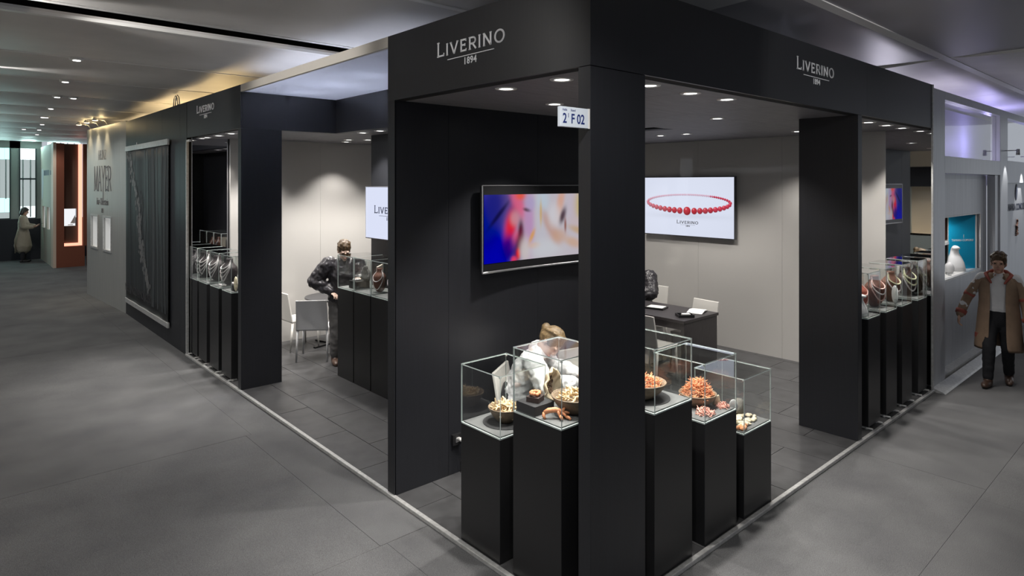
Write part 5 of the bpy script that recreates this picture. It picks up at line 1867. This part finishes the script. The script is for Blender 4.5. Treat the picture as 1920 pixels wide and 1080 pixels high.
def g_top(extra=.018, low=-.05, loose=1.0):
    def fn(g, J):
        pel, che, nek = J['pelvis'], J['chest'], J['neck']
        e = extra
        lo_ = pel + Vector((0, 0, low))
        g.limb([lo_, pel.lerp(che, .3), pel.lerp(che, .65), che, che.lerp(nek, .55), che.lerp(nek, .82)],
               [(.11 + e, .165 + e), (.105 + e, .15 + e), (.11 + e, .155 + e), (.112 + e, .17 + e), (.085 + e, .135 + e), (.055 + e, .068 + e)], 18)
        for k in 'LR':
            sh, el, wr = J['sho' + k], J['elb' + k], J['wri' + k]
            g.limb([che.lerp(nek, .45), sh], [.062 + e, .056 + e], 12)
            g.limb([sh, sh.lerp(el, .5), el], [(.056 + e) * loose, (.052 + e) * loose, (.047 + e) * loose], 12)
            g.limb([el, el.lerp(wr, .5), el.lerp(wr, .93)], [(.047 + e) * loose, (.043 + e) * loose, .034 + e], 12)
    return fn


def g_legs(extra=.012):
    def fn(g, J):
        e = extra
        pel = J['pelvis']
        g.limb([pel + Vector((0, 0, .07)), pel + Vector((0, 0, -.06))], [(.10 + e, .15 + e), (.10 + e, .15 + e)], 16)
        for k in 'LR':
            hp, kn, an = J['hip' + k], J['kne' + k], J['ank' + k]
            g.limb([pel.lerp(hp, .4), hp, hp.lerp(kn, .5), kn], [.09 + e, .087 + e, .076 + e, .060 + e], 12)
            g.limb([kn, kn.lerp(an, .4), kn.lerp(an, .96)], [.060 + e, .056 + e, .046 + e], 12)
    return fn


def g_shoes(g, J):
    for k in 'LR':
        an = J['ank' + k]
        toe = J.get('toe' + k, Vector((1, 0, 0))).normalized()
        g.limb([an + Vector((0, 0, .01)), an + Vector((0, 0, -.035))], [.050, .052], 12)
        b = an + Vector((0, 0, -.055))
        g.limb([b - toe * .035, b + toe * .05, b + toe * .13, b + toe * .165], [(.046, .046), (.048, .050), (.044, .048), (.032, .036)], 12)


STAND = dict(pelvis=(0, 0, .92), chest=(.01, 0, 1.22), neck=(0, 0, 1.43), head=(.02, 0, 1.555), face=(1, 0, -.08),
             shoL=(0, .17, 1.37), shoR=(0, -.17, 1.37), elbL=(-.03, .24, 1.10), elbR=(-.03, -.24, 1.10), wriL=(.06, .25, .86), wriR=(.06, -.25, .86),
             hipL=(0, .09, .88), hipR=(0, -.09, .88), kneL=(.02, .10, .49), kneR=(.02, -.10, .49), ankL=(0, .10, .085), ankR=(0, -.10, .085))
SIT = dict(pelvis=(-.02, 0, .55), chest=(.02, 0, .86), neck=(.04, 0, 1.07), head=(.08, 0, 1.19), face=(1, 0, -.15),
           shoL=(.03, .17, 1.02), shoR=(.03, -.17, 1.02), elbL=(.12, .27, .80), elbR=(.12, -.27, .80), wriL=(.33, .14, .78), wriR=(.33, -.14, .78),
           hipL=(0, .09, .52), hipR=(0, -.09, .52), kneL=(.42, .11, .50), kneR=(.42, -.11, .50), ankL=(.40, .11, .085), ankR=(.40, -.11, .085))

# worker bending over behind the corner cases
J = dict(SIT)
J.update(pelvis=(-.04, 0, .56), chest=(.09, 0, .85), neck=(.19, 0, 1.005), head=(.275, 0, 1.085), face=(.45, -.42, -.80),
         shoL=(.15, .18, .97), shoR=(.15, -.18, .97), elbL=(.27, .30, .80), elbR=(.26, -.31, .81), wriL=(.50, .13, .795), wriR=(.48, -.12, .795),
         hdL=(.9, -.35, -.1), hdR=(.9, .35, -.1))
figure('person', 'person in a white shirt bending forward behind the corner glass cases', (1.02, 1.70, .025), -.87, J, 'skin_pale', 'hair_blonde', 'bun',
       [('shirt', 'cloth_white', g_top(.026, loose=1.12), .010, (.035, .06)), ('trousers', 'cloth_black', g_legs(), .014, None), ('shoes', 'black', g_shoes, .010, None)])
o = MB().box(-.09, -.07, 0, .09, .07, .006).build('paper_sheet', M['paper'], None, (1.36, 1.22, .748), -.87)
tag(o, 'white paper on the round table under the bending worker', 'paper')

# visitor standing by the round table behind the entrance cases
J = dict(STAND)
J.update(chest=(.05, 0, 1.21), neck=(.10, 0, 1.41), head=(.155, 0, 1.52), face=(.9, .05, -.45), shoL=(.08, .18, 1.35), shoR=(.07, -.18, 1.35),
         elbR=(-.02, -.36, 1.12), wriR=(.10, -.17, .98), hdR=(.6, .6, -.4), elbL=(.14, .25, 1.12), wriL=(.30, .16, 1.17), hdL=(1, -.2, .0))
figure('person', 'person in a dark glossy jacket standing behind the entrance cases, hand on hip', (1.44, 5.68, .025), -1.90, J, 'skin_pale', 'hair_brown', 'short',
       [('jacket', 'cloth_dark', g_top(.032, loose=1.2), .012, (.05, .08)), ('trousers', 'cloth_grey', g_legs(.014), .012, (.02, .07)), ('shoes', 'shoe_brown', g_shoes, .010, None)])

# visitor seated at the desk, almost hidden by the corner pillar
J = dict(SIT)
J.update(chest=(.06, 0, .86), neck=(.12, 0, 1.06), head=(.17, 0, 1.17), face=(1, 0, -.4), elbL=(.16, .30, .80), wriL=(.36, .14, .78))
figure('person', 'person in a dark padded jacket seated behind the dark wood desk', (5.36, 3.66, .025), PI, J, 'skin', 'hair_dark', 'short',
       [('jacket', 'cloth_dark', g_top(.034, loose=1.25), .012, (.04, .06)), ('trousers', 'cloth_black', g_legs(), .014, None), ('shoes', 'black', g_shoes, .012, None)])

# passer-by in the right aisle
J = dict(STAND)
J.update(chest=(.0, 0, 1.22), elbR=(-.02, -.33, 1.09), wriR=(.10, -.40, .86), hdR=(.35, -.1, -1), hnR=(.1, 1, .1), elbL=(.0, .27, 1.08), wriL=(.05, .30, .82), hdL=(.1, .05, -1), hnL=(.1, -1, 0),
         kneR=(.14, -.09, .50), ankR=(.12, -.10, .095), kneL=(.0, .09, .50), ankL=(-.22, .09, .12), toeR=(1, -.15, 0), toeL=(1, .1, -.2))
pd = figure('person', 'person walking in a camel coat with red trim, carrying a black bag', (6.92, -.46, .0), PI + .12, J, 'skin', 'hair_brown', 'short',
            [('shirt', 'cloth_white', g_top(.010, low=.07), .012, (.01, .06)), ('trousers', 'cloth_black', g_legs(.012), .012, (.015, .06)), ('shoes', 'shoe_brown', g_shoes, .010, None)])
pd.scale = (.95, .95, .95)


def open_coat(J, hem, gap, e, flare):
    lv = [(hem, .15 + flare, .225 + flare, .02), (hem + .25, .145 + flare * .7, .215 + flare * .6, .01), (.92, .15 + e, .205 + e, 0), (1.08, .135 + e, .185 + e, 0), (1.24, .135 + e, .20 + e, 0), (1.34, .115 + e, .195 + e, -.005), (1.40, .085 + e, .13 + e, -.01), (1.44, .07 + e, .085 + e, -.01)]
    rl = []
    n = 40
    for (z, a, b, dx) in lv:
        g2 = gap * (1 if z < 1.3 else 1.1)
        rl.append([(dx + a * math.cos(t), b * math.sin(t), z) for t in [g2 + (2 * PI - 2 * g2) * i / n for i in range(n + 1)]])
    g = MB().rings(rl, closed=False, cap=False)
    return g


g = open_coat(J, .46, .38, .012, .03)
J_ = {k: Vector(v) for k, v in J.items()}
g.build('coat', M['coat_camel'], pd, smooth=True, solid=.012, wrinkle=(.02, .12), sub=1)
for k in 'LR':
    sh, el, wr = J_['sho' + k], J_['elb' + k], J_['wri' + k]
    g = MB().limb([J_['chest'].lerp(J_['neck'], .60), sh + Vector((0, 0, .01)), sh.lerp(el, .5), el, el.lerp(wr, .5), el.lerp(wr, .92)], [.07, .076, .064, .058, .054, .052], 14)
    g.build('sleeve', M['coat_camel'], pd, smooth=True, wrinkle=(.012, .08), sub=1)
    for (p0, p1) in ((sh.lerp(el, .78), sh.lerp(el, .95)), (el.lerp(wr, .72), el.lerp(wr, .9))):
        MB().tube([p0, p1], [.0655, .060], 16).build('red_trim', M['red_cloth'], pd, smooth=True)
MB().limb([(.03, .13, 1.41), (-.06, .07, 1.45), (-.075, 0, 1.46), (-.06, -.07, 1.45), (.03, -.13, 1.41)], [.026, .024, .022, .024, .026], 10).limb([(.03, -.13, 1.41), (.10, -.10, 1.37), (.13, -.07, 1.32)], [.024, .018, .012], 10).limb([(.03, .13, 1.41), (.10, .10, 1.37), (.13, .07, 1.32)], [.024, .018, .012], 10).build('red_collar', M['red_cloth'], pd, smooth=True)
rl = []
for z, k in ((.60, 1.0), (.66, .99)):
    rl.append([((.172 + .006) * k * math.cos(t), (.247 + .006) * k * math.sin(t), z) for t in [.42 + .9 * i / 10 - 1.7 for i in range(11)]])
MB().rings(rl, closed=False, cap=False).build('red_trim', M['red_cloth'], pd, solid=.01)
bag = empty('handbag', (6.92 + .30 * math.sin(.12) - .05, -.46 - .31, .50), PI + .12)
tag(bag, 'black handbag hanging from the hand of the person in the camel coat', 'bag')
MB().rings([[(-.15, -.05, 0), (.15, -.05, 0), (.15, .05, 0), (-.15, .05, 0)], [(-.16, -.055, .12), (.16, -.055, .12), (.16, .055, .12), (-.16, .055, .12)], [(-.12, -.02, .23), (.12, -.02, .23), (.12, .02, .23), (-.12, .02, .23)]]).build('bag_body', M['bag'], bag, bevel=.012)
MB().tube([(-.08, 0, .22), (-.06, 0, .29), (0, 0, .315), (.06, 0, .29), (.08, 0, .22)], .008, 8).build('handle', M['bag'], bag, smooth=True)

# distant woman at the far end of the left aisle
J = dict(STAND)
J.update(head=(.04, 0, 1.555), face=(1, -.1, -.35), elbL=(.06, .24, 1.12), wriL=(.27, .14, 1.10), hdL=(1, -.2, .15), elbR=(.05, -.24, 1.10), wriR=(.26, -.14, 1.08), hdR=(1, .2, .15), hnL=(0, -.3, 1), hnR=(0, .3, 1))


def g_coat_far(g, J):
    g_top(.03)(g, J)
    g.limb([(0, 0, .50), (0, 0, .75), (0, 0, 1.0), (0, 0, 1.15)], [(.23, .27), (.19, .23), (.14, .175), (.13, .17)], 18)


pe = figure('person', 'person in a pale beige coat reading a leaflet in the far aisle', (-.66, 22.6, 0), -.25, J, 'skin', 'hair_dark', 'bob',
            [('coat', 'coat_beige', g_coat_far, .014, (.02, .1)), ('trousers', 'cloth_black', g_legs(), .014, None), ('shoes', 'black', g_shoes, .012, None)])
MB().tube([(-.10, -.17, .98), (-.17, -.20, .7), (-.16, -.19, .30)], [(.012, .03), (.014, .035), (.014, .035)], 8).build('coat_belt', M['coat_beige'], pe, smooth=True)
o = MB().obox((0, 0, 0), (.11, 0, .03), (0, .09, 0), (-.001, 0, .004)).build('leaflet', M['black'], None, (-.66 + .40, 22.6 - .10, 1.16), -.25)
tag(o, 'dark leaflet held by the distant person in the beige coat', 'leaflet')

# ================================================================== HALL LAMPS OUTSIDE THE FRAME, ADDED SPOTS AND FILLS
for (x, y, pw, lab) in ((-2.2, 1.68, HALL_W * 1.2, 'hall spotlight above the left aisle beside the camera'), (-1.0, -0.9, HALL_W * 1.0, 'hall spotlight above the crossing in front of the corner pillar'),
                        (4.4, -2.2, HALL_W * .22, 'hall spotlight above the right aisle, near one'), (8.2, -2.2, HALL_W * .35, 'hall spotlight above the right aisle, far one'), (-3.6, 5.97, HALL_W * 0.65, 'hall spotlight over the far side of the left aisle')):
    hall_lamp(x, y, pw, label=lab)
for (x, y, pw, aim, sz, lab) in ((-2.4, 1.68, 70, (0, 1.2, 3.3), 50, 'added spotlight brightening the large lettering on the left fascia'), (-2.6, 3.50, 170, (0, 3.7, 3.5), 60, 'added spotlight brightening the cream edge beam'),
                                 (-2.2, 7.0, 60, (0, 6.7, 3.4), 50, 'added spotlight brightening the small lettering of the far left fascia'), (2.4, -2.2, 60, (2.9, 0, 3.3), 55, 'added spotlight brightening the lettering on the right fascia')):
    hall_lamp(x, y, pw, size=sz, aim=aim, label=lab)  # unseen spots added to lift the lettering and the cream beam
w = MB().box(1.5, -4.8, 0, 14, -4.7, 3.5).box(1.5, -7, 0, 1.6, -4.7, 3.5).build('wall_opposite_right', M['hall_dark'])
struct(w, 'dark stand wall along the far side of the right aisle', 'wall')
for (x, y) in ((3.0, 0.6), (6.0, -1.6), (3.5, -2.5), (8.0, 0.9)):
    lamp('plenum_fill', (x, y, 4.55), 14, (0.9, 0.88, 1.0), kind='POINT', radius=0.1)  # added fill without fixtures, brings out the pipes above the mesh
for x in (-1.6, 0.2):
    lamp('plenum_fill', (x, 3.3, 4.5), 4, (1.0, 0.85, 0.7), kind='POINT', radius=0.1)  # added fill without fixtures, lifts the open ceiling slot
